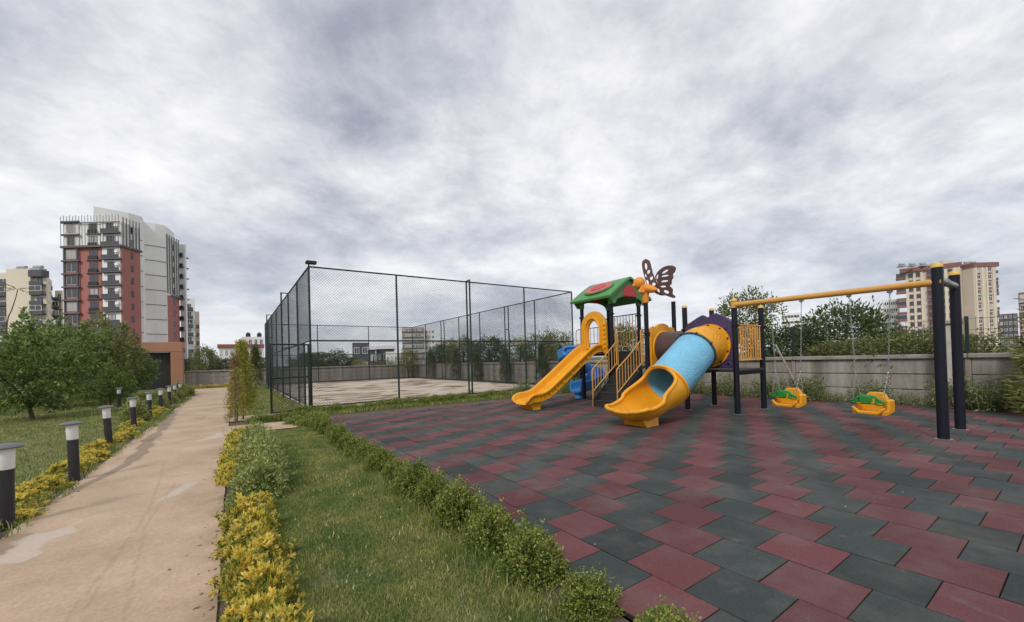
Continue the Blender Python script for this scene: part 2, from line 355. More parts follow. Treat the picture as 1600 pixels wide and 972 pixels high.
M['dark_metal'] = mat('dark_metal', (0.025, 0.025, 0.026), 0.5)
M['red_stucco'] = mat('red_stucco', (0.40, 0.165, 0.145), 0.9, var=0.08, scale=0.3)
M['white_stucco'] = mat('white_stucco', (0.85, 0.85, 0.83), 0.9, var=0.05, scale=0.2)
M['light_grey'] = mat('light_grey_stucco', (0.84, 0.84, 0.81), 0.9, var=0.06, scale=0.2)
M['cream'] = mat('cream_stucco', (0.72, 0.645, 0.51), 0.9, var=0.06, scale=0.2)
M['beige'] = mat('beige_stucco', (0.66, 0.59, 0.51), 0.9, var=0.08, scale=0.15)
M['brown_band'] = mat('brown_band', (0.26, 0.125, 0.11), 0.9, var=0.1, scale=0.3)
M['slab_grey'] = mat('slab_grey', (0.13, 0.125, 0.13), 0.8)
M['fin'] = mat('fin_grey', (0.22, 0.215, 0.215), 0.8)
M['slate'] = mat('slate_grey', (0.10, 0.10, 0.115), 0.85, var=0.1)
M['glass'] = mat('window_glass', (0.045, 0.05, 0.06), 0.12, var=0.3, scale=0.6, spec=0.8)
M['rail_dark'] = mat('railing_dark', (0.075, 0.078, 0.09), 0.6)
M['curtain'] = mat('curtain', (0.42, 0.42, 0.41), 0.5, var=0.2, scale=1.0)
M['roof_tank'] = mat('roof_tank', (0.35, 0.36, 0.38), 0.5)
M['roof_tile'] = mat('roof_tile', (0.30, 0.10, 0.075), 0.9)
L_ = {}
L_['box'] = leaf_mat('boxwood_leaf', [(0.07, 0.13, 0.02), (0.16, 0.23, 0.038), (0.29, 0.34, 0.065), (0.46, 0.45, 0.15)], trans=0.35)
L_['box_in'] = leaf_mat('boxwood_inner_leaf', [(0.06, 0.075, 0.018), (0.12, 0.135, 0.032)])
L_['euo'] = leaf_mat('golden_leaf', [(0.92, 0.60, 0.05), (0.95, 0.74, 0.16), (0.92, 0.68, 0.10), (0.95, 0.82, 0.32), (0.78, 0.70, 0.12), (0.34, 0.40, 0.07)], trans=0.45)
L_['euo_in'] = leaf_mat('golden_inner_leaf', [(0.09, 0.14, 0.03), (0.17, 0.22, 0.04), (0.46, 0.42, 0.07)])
L_['vari'] = leaf_mat('variegated_leaf', [(0.15, 0.22, 0.05), (0.25, 0.33, 0.08), (0.56, 0.57, 0.22), (0.10, 0.16, 0.035)])
L_['citrus'] = leaf_mat('garden_tree_leaf', [(0.06, 0.11, 0.028), (0.115, 0.185, 0.045), (0.20, 0.28, 0.075), (0.37, 0.42, 0.14)], rough=0.4, trans=0.35)
L_['citrus_new'] = leaf_mat('garden_tree_new_leaf', [(0.09, 0.14, 0.04), (0.19, 0.23, 0.07), (0.42, 0.36, 0.16)], trans=0.35)
L_['dark'] = leaf_mat('dark_tree_leaf', [(0.045, 0.07, 0.027), (0.085, 0.12, 0.04), (0.16, 0.195, 0.07)], trans=0.3)
L_['mid'] = leaf_mat('mid_tree_leaf', [(0.09, 0.115, 0.035), (0.17, 0.20, 0.06), (0.29, 0.30, 0.11)], trans=0.3)
L_['light'] = leaf_mat('light_tree_leaf', [(0.15, 0.18, 0.05), (0.26, 0.29, 0.08), (0.38, 0.38, 0.14)], trans=0.3)
L_['thuja'] = leaf_mat('thuja_leaf', [(0.17, 0.20, 0.04), (0.40, 0.40, 0.08), (0.64, 0.57, 0.16)], trans=0.3)
L_['thuja_dark'] = leaf_mat('thuja_dark_leaf', [(0.07, 0.095, 0.032), (0.13, 0.16, 0.05), (0.21, 0.23, 0.08)])
L_['thuja_dead'] = leaf_mat('thuja_dry_leaf', [(0.17, 0.09, 0.05), (0.29, 0.18, 0.10), (0.26, 0.24, 0.09)])
L_['conifer'] = leaf_mat('conifer_leaf', [(0.11, 0.14, 0.04), (0.22, 0.24, 0.07), (0.34, 0.33, 0.11)])
L_['weed'] = leaf_mat('weed_leaf', [(0.09, 0.125, 0.045), (0.19, 0.23, 0.085), (0.33, 0.35, 0.17)])
L_['straw'] = leaf_mat('straw', [(0.50, 0.43, 0.28), (0.65, 0.60, 0.45)], rough=0.8)
L_['grass'] = leaf_mat('grass_blade', [(0.095, 0.175, 0.034), (0.155, 0.25, 0.048), (0.23, 0.32, 0.075), (0.33, 0.37, 0.115), (0.58, 0.52, 0.30)], rough=0.6, trans=0.35)
# yellowed patches in the turf, uneven like the mower left them
_N, _L = L_['grass'].node_tree.nodes, L_['grass'].node_tree.links
_g = [q for q in _N if q.bl_idname == 'ShaderNodeNewGeometry'][0]; _b = _N['Principled BSDF']; _src = _b.inputs['Base Color'].links[0].from_socket
_n = _N.new('ShaderNodeTexNoise'); _n.inputs['Scale'].default_value = 2.4; _n.inputs['Detail'].default_value = 5; _n.inputs['Roughness'].default_value = 0.6; _L.new(_g.outputs['Position'], _n.inputs['Vector'])
_r = _N.new('ShaderNodeValToRGB'); _L.new(_n.outputs['Fac'], _r.inputs[0]); _r.color_ramp.elements[0].position = 0.38; _r.color_ramp.elements[0].color = (0.62, 0.72, 0.6, 1); _r.color_ramp.elements[1].position = 0.64; _r.color_ramp.elements[1].color = (1.35, 1.12, 1.15, 1)
_m = _N.new('ShaderNodeMix'); _m.data_type = 'RGBA'; _m.blend_type = 'MULTIPLY'; _m.inputs['Factor'].default_value = 1.0; _L.new(_src, _m.inputs['A']); _L.new(_r.outputs[0], _m.inputs['B'])
_L.new(_m.outputs['Result'], _b.inputs['Base Color']); _t = [q for q in _N if q.bl_idname == 'ShaderNodeBsdfTranslucent'][0]; _L.new(_m.outputs['Result'], _t.inputs[0])
#@@SETTING
# ================================================================ the setting
def sheet(name, pts, z, m, res=None):
    mb = MB(); mb.add([(x, y, z) for x, y in pts], [tuple(range(len(pts)))]); o = mb.build(name, m); tag(o, kind='structure'); return o
def grid_sheet(name, x0, x1, y0, y1, nx, ny, z, m, zfun=None, xfun=None):
    xs = np.linspace(0, 1, nx); ys = np.linspace(y0, y1, ny) if not hasattr(ny, '__len__') else np.array(ny); X, Y = np.meshgrid(xs, ys)
    a = x0(Y) if callable(x0) else x0; b = x1(Y) if callable(x1) else x1; X = a + (b - a) * X
    Z = np.full_like(X, z) if zfun is None else z + zfun(X, Y); n = len(ys)
    V = np.stack([X, Y, Z], -1).reshape(-1, 3); i = np.arange((n - 1) * nx).reshape(n - 1, nx)[:, :-1].ravel()
    F = np.stack([i, i + 1, i + nx + 1, i + nx], 1); me = fast_mesh(name, V, F); o = link(name, me, m, smooth=True); tag(o, kind='structure'); return o, V
gr = sheet('ground', [(4000 * math.cos(t), 4000 * math.sin(t)) for t in [2 * math.pi * k / 64 for k in range(64)]], -0.06, M['field'])
yard = sheet('yard_soil', [(-30, -8), (13.2, -8), (13.2, 34.4), (-30, 34.4)], 0.004, M['soil'])
bumps = lambda X, Y: 0.03 * (fbm(X * 0.7, Y * 0.7, 3) - 0.5) + 0.02 * (fbm(X * 4, Y * 4, 5) - 0.5)
lawn1, _ = grid_sheet('lawn_strip', 0.30, 1.30, -3.0, 9.5, 16, 110, 0.02, M['lawn'], bumps)
lawn2, _ = grid_sheet('lawn_left', -26, -1.62, -4, 34.3, 80, 110, 0.02, M['lawn'], bumps)
lawn3, _ = grid_sheet('lawn_beside_court', 0.10, 1.78, 12.9, 34.3, 12, 80, 0.02, M['lawn'], bumps)

# garden path: tan screed with wet runs, pale cement patches and tyre marks, stored as masks on a fine grid
def path_left(Y): return -1.50 - 0.004 * np.clip(Y, 0, 30) - 0.9 * np.clip((Y - 21) / 7, 0, 1) ** 2 + 0.03 * (fbm(Y * 1.7, Y * 0, 21) - 0.5)
def path_right(Y): return -0.09 + 0.03 * (fbm(Y * 1.9, Y * 0 + 4, 22) - 0.5) - 0.12 * np.clip((Y - 18) / 10, 0, 1)
pm = bpy.data.materials.new('path_screed'); pm.use_nodes = True
N, L = pm.node_tree.nodes, pm.node_tree.links; b = N['Principled BSDF']
g = N.new('ShaderNodeNewGeometry')
n = N.new('ShaderNodeTexNoise'); n.inputs['Scale'].default_value = 1.1; n.inputs['Detail'].default_value = 10; n.inputs['Roughness'].default_value = 0.68; L.new(g.outputs['Position'], n.inputs['Vector'])
r = N.new('ShaderNodeValToRGB'); L.new(n.outputs['Fac'], r.inputs[0]); r.color_ramp.elements[0].position = 0.32; r.color_ramp.elements[0].color = (0.37, 0.265, 0.175, 1); r.color_ramp.elements[1].position = 0.68; r.color_ramp.elements[1].color = (0.53, 0.395, 0.28, 1)
g8 = N.new('ShaderNodeTexNoise'); g8.inputs['Scale'].default_value = 38; g8.inputs['Detail'].default_value = 6; g8.inputs['Roughness'].default_value = 0.75; L.new(g.outputs['Position'], g8.inputs['Vector'])
r8 = N.new('ShaderNodeMapRange'); L.new(g8.outputs['Fac'], r8.inputs['Value']); r8.inputs['From Min'].default_value = 0.3; r8.inputs['From Max'].default_value = 0.7; r8.inputs['To Min'].default_value = 0.82; r8.inputs['To Max'].default_value = 1.14
m8 = N.new('ShaderNodeMix'); m8.data_type = 'RGBA'; m8.blend_type = 'MULTIPLY'; m8.inputs['Factor'].default_value = 1.0; L.new(r.outputs[0], m8.inputs['A']); L.new(r8.outputs[0], m8.inputs['B'])
prev = m8.outputs['Result']
for an, c in (('wet', (0.21, 0.14, 0.08, 1)), ('cement', (0.52, 0.47, 0.41, 1)), ('track', (0.24, 0.17, 0.11, 1))):
    a = N.new('ShaderNodeAttribute'); a.attribute_name = an; mx = N.new('ShaderNodeMix'); mx.data_type = 'RGBA'; L.new(a.outputs['Fac'], mx.inputs['Factor']); L.new(prev, mx.inputs['A']); mx.inputs['B'].default_value = c; prev = mx.outputs['Result']
    if an == 'wet': wetf = a.outputs['Fac']
L.new(prev, b.inputs['Base Color'])
mr = N.new('ShaderNodeMapRange'); L.new(wetf, mr.inputs['Value']); mr.inputs['To Min'].default_value = 0.85; mr.inputs['To Max'].default_value = 0.45; L.new(mr.outputs[0], b.inputs['Roughness'])
n2 = N.new('ShaderNodeTexNoise'); n2.inputs['Scale'].default_value = 55; n2.inputs['Detail'].default_value = 5; L.new(g.outputs['Position'], n2.inputs['Vector'])
bp = N.new('ShaderNodeBump'); bp.inputs['Strength'].default_value = 0.4; bp.inputs['Distance'].default_value = 0.006; L.new(n2.outputs['Fac'], bp.inputs['Height']); L.new(bp.outputs[0], b.inputs['Normal'])
ys = np.concatenate([np.linspace(-3, 1.5, 30), np.linspace(1.52, 12, 520), np.linspace(12.05, 32.5, 300)])
path, V = grid_sheet('garden_path', path_left, path_right, 0, 0, 80, ys, 0.020, pm, lambda X, Y: 0.012 * (fbm(X * 1.3, Y * 1.3, 9) - 0.5))
X, Y = V[:, 0], V[:, 1]
def seg_mask(pts, w, nz, sc, seed):                     # distance to a polyline, edge broken up by noise
    d = np.full(len(X), 9.0)
    for (x0, y0, w0), (x1, y1, w1) in zip(pts[:-1], pts[1:]):
        t = np.clip(((X - x0) * (x1 - x0) + (Y - y0) * (y1 - y0)) / ((x1 - x0) ** 2 + (y1 - y0) ** 2), 0, 1)
        d = np.minimum(d, np.hypot(X - x0 - t * (x1 - x0), Y - y0 - t * (y1 - y0)) / (w0 + t * (w1 - w0)))
    d = d + nz * (fbm(X * sc, Y * sc * 0.8, seed) - 0.47)
    return np.clip((1.0 - d) / 0.07, 0, 1) * 1.0
wet = seg_mask([(-1.50, 6.1, 0.03), (-1.36, 6.9, 0.05), (-1.24, 7.6, 0.07), (-1.20, 8.6, 0.10), (-1.30, 10.0, 0.09), (-1.28, 11.6, 0.10), (-1.38, 13.4, 0.13), (-1.55, 16.5, 0.18)], 1, 1.9, 4.8, 31)
wet = np.maximum(wet, seg_mask([(-1.5, 3.6, 0.10), (-1.46, 4.9, 0.12)], 1, 1.0, 5, 32) * 0.7)
wet = np.maximum(wet, 0.75 * seg_mask([(-0.72, 13.3, 0.10), (-0.62, 13.6, 0.05)], 1, .9, 5, 33)); wet = np.maximum(wet, 0.6 * seg_mask([(-0.5, 20.5, 0.25), (-0.2, 20.7, 0.1)], 1, 1.2, 3, 34))
cem = seg_mask([(-1.34, 4.35, 0.12), (-1.24, 4.75, 0.12), (-1.12, 5.05, 0.05)], 1, 3.0, 6, 41); cem = np.maximum(cem, seg_mask([(-0.62, 5.35, 0.03), (-0.50, 5.6, 0.05), (-0.40, 5.9, 0.04)], 1, 2.6, 8, 42))
cem = np.maximum(cem, seg_mask([(-0.55, 9.2, 0.05), (-0.3, 9.5, 0.14), (-0.14, 9.9, 0.12)], 1, 2.2, 4, 43)); cem = np.maximum(cem, 0.8 * seg_mask([(-0.9, 16.8, 0.1), (-0.5, 17, 0.12)], 1, 1, 3, 44))
trk = np.zeros(len(X))
for pts in ([(-0.62, 2.2, .008), (-0.70, 3.6, .008), (-0.66, 5.0, .009), (-0.72, 6.2, .008), (-0.80, 7.4, .010)], [(-0.40, 1.8, .008), (-0.52, 3.3, .008), (-0.62, 4.6, .008), (-0.56, 6.0, .01)], [(-0.75, 1.9, .007), (-0.74, 3.2, .008), (-0.68, 4.3, .008)]):
    trk = np.maximum(trk, 0.3 * seg_mask(pts, 1, 0.5, 3, 51))
edge = np.clip((fbm(X * 3, Y * 3, 61) - 0.45) * 3 * np.clip(1 - np.minimum(X - path_left(Y), path_right(Y) - X) / 0.16, 0, 1), 0, 0.7)
for nm, d in (('wet', np.clip(wet * 0.8, 0, 1)), ('cement', cem * 0.55), ('track', np.maximum(trk, edge))):
    at = path.data.attributes.new(nm, 'FLOAT', 'POINT'); at.data.foreach_set('value', d.astype(np.float32))
for nm, pts in (('side_path', [(-0.16, 9.62), (1.32, 9.62), (1.55, 10.75), (-0.16, 10.95)]), ('court_threshold', [(-0.16, 11.75), (1.80, 11.75), (1.80, 12.88), (-0.16, 12.88)]), ('far_path', [(-7, 29.5), (-0.2, 29.5), (-0.2, 32.8), (-7, 32.8)])):
    sheet(nm, pts, 0.026 if nm != 'far_path' else 0.010, pm)

# court: sandy slab with brown silt lines left by puddles
cm = bpy.data.materials.new('court_slab'); cm.use_nodes = True
N, L = cm.node_tree.nodes, cm.node_tree.links; b = N['Principled BSDF']; b.inputs['Roughness'].default_value = 0.9
g = N.new('ShaderNodeNewGeometry'); mp = N.new('ShaderNodeMapping'); mp.inputs['Rotation'].default_value = (0, 0, R(-35)); mp.inputs['Scale'].default_value = (0.45, 1.0, 1); L.new(g.outputs['Position'], mp.inputs[0])
n = N.new('ShaderNodeTexNoise'); n.inputs['Scale'].default_value = 0.75; n.inputs['Detail'].default_value = 8; n.inputs['Roughness'].default_value = 0.65; n.inputs['Distortion'].default_value = 1.4; L.new(mp.outputs[0], n.inputs['Vector'])
r = N.new('ShaderNodeValToRGB'); L.new(n.outputs['Fac'], r.inputs[0]); el = r.color_ramp.elements; el[0].position = 0.40; el[0].color = (0.20, 0.13, 0.08, 1); el[1].position = 0.62; el[1].color = (0.62, 0.55, 0.45, 1)
x = el.new(0.46); x.color = (0.30, 0.215, 0.14, 1); x = el.new(0.49); x.color = (0.54, 0.46, 0.36, 1); L.new(r.outputs[0], b.inputs['Base Color'])
court, _ = grid_sheet('sports_court', 1.87, 12.2, 12.9, 32.05, 30, 60, 0.02, cm, lambda X, Y: 0.01 * (fbm(X, Y, 12) - 0.5))

# rubber playground floor: staggered 40 cm tiles, red and dark green, one object per tile for the 300 largest in view
TS = 0.4; TX0, TY0 = 2.811, 1.320
base = MB().box(1.600, 12.42, -5.2, 10.46, -0.02, 0.004).build('playground_floor', M['rubber_base']); tag(base, kind='structure')
RED, GRN = tile_mat('red_rubber', (0.125, 0.044, 0.048)), tile_mat('green_rubber', (0.040, 0.051, 0.049))
def tile_verts(h=0.1972, t=0.028, b=0.003):
    o = []
    for (z, s) in ((0.0, h), (t - b, h), (t, h - b)): q = s - 0.0012; o += [(-q, -s, z), (q, -s, z), (q, s, z), (-q, s, z)]
    F = [(8, 9, 10, 11)] + [(k + 4 * j, (k + 1) % 4 + 4 * j, (k + 1) % 4 + 4 * j + 4, k + 4 * j + 4) for j in (0, 1) for k in range(4)]
    return o, F
tv, tf = tile_verts()
tme = []
for nm, mm in (('red_tile', RED), ('green_tile', GRN)):
    me = bpy.data.meshes.new(nm); me.from_pydata(tv, [], tf); me.materials.append(mm); me.materials.append(M['rubber_base']); me.polygons.foreach_set('material_index', [0] + [1] * 4 + [0] * 4); tme.append(me)
spots = []
for v in range(-3, 24):
    for k in range(-27, 18):
        u0 = k + (0.5 if v % 2 else 0.0)
        xc, yc = TX0 + TS * (v + 0.5), TY0 - TS * (u0 + 0.5)
        if yc > 10.34 or yc < -5 or xc > 12.25: continue
        red = int(round((u0 + 0.5 * v))) % 2 == 0
        d = np.array([xc, yc, 0.03]) - CAM; zc = d @ cF; vis = False
        if zc > 0.2:
            sx, sy = PCX + FPX * (d @ cR) / zc, PCY - FPX * (d @ cU) / zc; vis = -40 < sx < 1640 and sy < 1010
        spots.append((zc if vis else 1e6 + zc, xc, yc, red))
spots.sort()
BV, BF, BMI = [], [], []
for i, (zc, xc, yc, red) in enumerate(spots):
    dz = random.uniform(-0.0018, 0.0018) + 0.0045; rz = R(random.gauss(0, 0.12)); tx, ty = R(random.gauss(0, 0.18)), R(random.gauss(0, 0.18))
    if i < 300:
        o = bpy.data.objects.new('rubber_tile', tme[0 if red else 1]); COL.objects.link(o); o.parent = base; o.location = (xc, yc, dz); o.rotation_euler = (tx, ty, rz)
    else:
        n0 = len(BV); c, s = math.cos(rz), math.sin(rz)
        BV += [(xc + a * c - b_ * s, yc + a * s + b_ * c, z + dz + b_ * tx - a * ty) for a, b_, z in tv]
        BF += [tuple(q + n0 for q in f) for f in tf]; q_ = 0 if red else 1; BMI += [q_] + [2] * 4 + [q_] * 4
me = bpy.data.meshes.new('rubber_tiles'); me.from_pydata(BV, [], BF); o = link('rubber_tiles', me, [RED, GRN, M['rubber_base']], base); me.polygons.foreach_set('material_index', BMI); o['kind'] = 'stuff'
#@@WALLS
# ================================================================ precast boundary walls
CAPR = lambda mb, x0, x1, y0, y1, z0, z1: mb.cbox(x0, x1, y0, y1, z0, z1, 0.012)
def boundary_wall(name, label, a, b, bay, zt, fence, fence_skip=()):
    a, b = Vector((*a, 0)), Vector((*b, 0)); ln = (b - a).length; n = round(ln / bay); bay = ln / n; rz = math.atan2(b.y - a.y, b.x - a.x)
    t = thing(name, label, 'wall', a, rz)
    h = (zt - 0.10) / 3
    pm_ = MB().cbox(0.05, bay - 0.05, -0.045, 0.045, 0.006, h - 0.010, 0.012); pmesh = None; cmesh = None; smesh = None; fmesh = None; wmesh = None
    for i in range(n):
        for k in range(3):
            if pmesh is None: o = pm_.build('wall_panel', M['concrete'], t); pmesh = o.data
            else: o = link('wall_panel', pmesh, None, t)
            o.location = (i * bay, random.uniform(-0.006, 0.006), k * h)
        if cmesh is None: o = MB().cbox(0.003, bay - 0.003, -0.11, 0.11, 0, 0.10, 0.015).build('coping', M['coping'], t); cmesh = o.data
        else: o = link('coping', cmesh, None, t)
        o.location = (i * bay, 0, zt - 0.10)
        if fence and i not in fence_skip:
            if wmesh is None:
                mb = MB()
                for k in range(int(bay / 0.10)): mb.bar((0.05 + k * 0.10, 0, 0), (0.05 + k * 0.10, 0, 0.78), 0.006)
                for z in (0.05, 0.27, 0.5, 0.74): mb.bar((0.02, 0.006, z), (bay - 0.02, 0.006, z), 0.007)
                o = mb.build('wire_panel', M['wire'], t); wmesh = o.data
            else: o = link('wire_panel', wmesh, None, t)
            o.location = (i * bay, 0, zt + 0.005)
    for i in range(n + 1):
        if smesh is None: o = MB().cbox(-0.048, 0.048, -0.06, 0.06, -0.02, zt - 0.103, 0.012).build('wall_post', M['concrete'], t); smesh = o.data
        else: o = link('wall_post', smesh, None, t)
        o.location = (i * bay, 0, 0)
        if fence:
            if fmesh is None: o = MB().cbox(-0.03, 0.03, -0.03, 0.03, -0.002, 0.80, 0.006).build('fence_post', M['fence_green'], t); fmesh = o.data
            else: o = link('fence_post', fmesh, None, t)
            o.location = (i * bay, 0, zt)
    return t
ZW = 1.17
w_r = boundary_wall('boundary_wall', 'long grey precast concrete wall with wire fencing on top behind the swings', (13.0, -4.97), (13.0, 34.4), 3.28, ZW, True)
w_b = boundary_wall('boundary_wall', 'grey precast concrete wall closing the far end behind the sports court', (-2.55, 34.62), (12.86, 34.62), 3.1, ZW, True)
def pillar(px, X, Y, zt, label):
    t = thing('wall_pillar', label, 'pillar', (X, Y, 0), 0, 'rendered pillars along the boundary wall')
    MB().cbox(-0.16, 0.16, -0.16, 0.16, 0, zt - 0.12, 0.015).build('shaft', M['pillar'], t)
    MB().cbox(-0.21, 0.21, -0.21, 0.21, zt - 0.12, zt - 0.02, 0.02).build('cap', M['coping'], t)
pillar(0, 12.72, 1.83, 1.92, 'rendered wall pillar standing behind the near swing posts')
pillar(0, 12.72, 15.9, 2.0, 'rendered wall pillar seen through the court fence beside the yellow slide')
pillar(0, 12.62, 34.28, 2.0, 'rendered wall pillar at the far corner behind the court')

# terracotta gate portal at the far left end of the path
t = thing('gate_portal', 'terracotta rendered gate portal with a dark opening at the end of the path', 'gate', (-2.62, 34.2, 0))
MB().cbox(-0.62, 0, -0.5, 0.1, 0, 2.42, 0.02).build('pier', M['terracotta'], t)
MB().cbox(-3.6, 0, -0.51, 0.11, 2.423, 3.05, 0.02).build('lintel', M['terracotta'], t)
MB().cbox(-3.6, -2.75, -0.5, 0.1, 0, 2.42, 0.02).build('pier', M['terracotta'], t)
for k in range(10): MB().cbox(-2.72 + k * 0.208, -2.72 + k * 0.208 + 0.205, -0.05, 0.0, 0.05, 2.40, 0.01).build('gate_board', M['dark_metal'], t)
t = thing('panel_fence', 'dark grey metal panel fence in the shade of the garden trees', 'fence', (-6.3, 33.4, 0))
for k in range(10): MB().cbox(-9 + k * 0.9 + 0.02, -9 + k * 0.9 + 0.88, -0.02, 0.02, 0.08, 1.45, 0.008).build('panel', mat('panel_grey', (0.09, 0.09, 0.088), 0.6), t)
for k in range(11): MB().cbox(-9 + k * 0.9 - 0.03, -9 + k * 0.9 + 0.015, -0.03, 0.03, 0, 1.55, 0.006).build('fence_post', M['dark_metal'], t)

# ================================================================ sports court fence
FX0, FX1, FY0, FY1, FZ, FM = 1.87, 12.2, 12.96, 32.0, 4.18, 2.03
fence = thing('court_fence', 'tall dark green chain-link fence caging the sandy sports court', 'fence', (FX0, FY0, 0))
def fpart(name, mb, m=None): return mb.build(name, m or M['fence_green'], fence, smooth=True, world=True)
def chain_panel(p, q, z0, z1, pitch=0.085, w=0.0062):
    p, q = np.array(p, float), np.array(q, float); ln = np.hypot(*(q - p)); d = (q - p) / ln; nrm = np.array([-d[1], d[0]]); h = z1 - z0; V = []; F = []
    for sgn in (1, -1):
        for c in np.arange(-h, ln + h, pitch):
            # line s = c + sgn * (z - z0) with slope 1
            if sgn == 1: s0, s1 = c, c + h
            else: s0, s1 = c + h, c
            za, zb = z0, z1
            def clip(s0, za, s1, zb):
                pts = []
                for (s, z, so, zo) in ((s0, za, s1, zb), (s1, zb, s0, za)):
                    if s < 0: f = (0 - s) / (so - s); s, z = 0, z + f * (zo - z)
                    elif s > ln: f = (ln - s) / (so - s); s, z = ln, z + f * (zo - z)
                    pts.append((s, z))
                return pts
            if max(s0, s1) <= 0 or min(s0, s1) >= ln: continue
            (sa, za), (sb, zb) = clip(s0, za, s1, zb)
            off = sgn * w * 0.5
            for k in range(3):
                a = 2 * math.pi * k / 3; u = math.cos(a) * w / 2; vv = math.sin(a) * w / 2
                for (s, z) in ((sa, za), (sb, zb)):
                    ds = u * 0.707 * sgn; dz = -u * 0.707
                    xy = p + d * (s + ds) + nrm * (vv + off); V.append((xy[0], xy[1], z + dz))
            n0 = len(V) - 6
            F += [(n0, n0 + 1, n0 + 3, n0 + 2), (n0 + 2, n0 + 3, n0 + 5, n0 + 4), (n0 + 4, n0 + 5, n0 + 1, n0)]
    loc = np.array(fence.location); me = fast_mesh('wire_mesh', np.array(V) - loc, F); return link('wire_mesh', me, M['wire'], fence)
xs = [1.87, 4.45, 7.03, 9.62, 12.2]; ysf = [12.96, 15.6, 18.25, 20.95, 23.65, 26.4, 29.2, 32.0]
def post(x, y, z=FZ, r=0.030): fpart('post', MB().tube([(x, y, -0.05), (x, y, z)], r, 10))
for x in xs: post(x, FY0); 
for x in (1.87, 5.1, 8.7, 12.2)[1:3]: post(x, FY1)
for y in ysf[1:]: post(FX0, y); post(FX1, y)
def buttress(x, y, dx, dy):                              # doubled post standing 24 cm outside the fence line, with rungs
    post(x + dx, y + dy, FZ + 0.04)
    for z in (0.22, 1.25, FM, 2.95, FZ + 0.02): fpart('rung', MB().tube([(x, y, z), (x + dx, y + dy, z)], 0.022, 8))
buttress(7.03, FY0, 0, -0.24)
for y in (18.25, 26.4): buttress(FX0, y, -0.24, 0); buttress(FX1, y, 0.24, 0)
for z in (FZ, FM, 0.12):
    for i in range(4): fpart('rail', MB().tube([(xs[i], FY0, z), (xs[i + 1], FY0, z)], 0.024, 8))
    fpart('rail', MB().tube([(FX0, FY1, z), (FX1, FY1, z)], 0.024, 8))
    for i in range(7):
        fpart('rail', MB().tube([(FX1, ysf[i], z), (FX1, ysf[i + 1], z)], 0.024, 8))
        if i or z > 2.0: fpart('rail', MB().tube([(FX0, ysf[i] if i or z > 2.5 else 14.2, z), (FX0, ysf[i + 1], z)], 0.024, 8))
fpart('rail', MB().tube([(FX0, FY0, FM), (FX0, 14.2, FM)], 0.024, 8))
for i in range(4): chain_panel((xs[i], FY0), (xs[i + 1], FY0), 0.06, FZ)
bx = [1.87, 5.1, 8.7, 12.2]
for i in range(3): chain_panel((bx[i], FY1), (bx[i + 1], FY1), 0.06, FZ, 0.11, 0.0075)
for i in range(7):
    chain_panel((FX1, ysf[i]), (FX1, ysf[i + 1]), 0.06, FZ, 0.1, 0.007)
    if i: chain_panel((FX0, ysf[i]), (FX0, ysf[i + 1]), 0.06, FZ, 0.085, 0.0046)
chain_panel((FX0, FY0), (FX0, ysf[1]), FM, FZ); chain_panel((FX0, 14.2), (FX0, ysf[1]), 0.06, FM)
post(FX0, 14.2, FM)
fl = fpart('floodlight', MB().cbox(1.78, 2.06, 12.74, 12.96, FZ + 0.06, FZ + 0.14, 0.015), M['dark_metal'])
MB().tube([(1.87, 12.96, FZ), (1.87, 12.9, FZ + 0.07)], 0.02, 8).build('bracket', M['fence_green'], fl, world=True)
# open gate leaf hung on the corner, swung out over the threshold
gate = thing('court_gate', 'open chain-link gate leaf swung out from the corner of the sports court', 'gate', (FX0 - 0.05, FY0 - 0.06, 0))
GA, GB = np.array([1.80, 12.86]), np.array([0.84, 12.52])
def g3(t, z): q = GA + (GB - GA) * t; return (q[0], q[1], z)
for tt in (0, 1): MB().tube([g3(tt, 0.06), g3(tt, 1.93)], 0.026, 8).build('upright', M['fence_green'], gate, smooth=True, world=True)
for z in (0.08, 1.0, 1.91): MB().tube([g3(0, z), g3(1, z)], 0.022, 8).build('cross_bar', M['fence_green'], gate, smooth=True, world=True)
floc = fence.location.copy(); fo = fence; fence = gate; chain_panel(GA, GB, 0.08, 1.9); fence = fo
for z in (0.4, 1.6): MB().cbox(1.80, 1.87, 12.87, 12.95, z, z + 0.09, 0.008).build('hinge', M['fence_green'], gate, world=True)
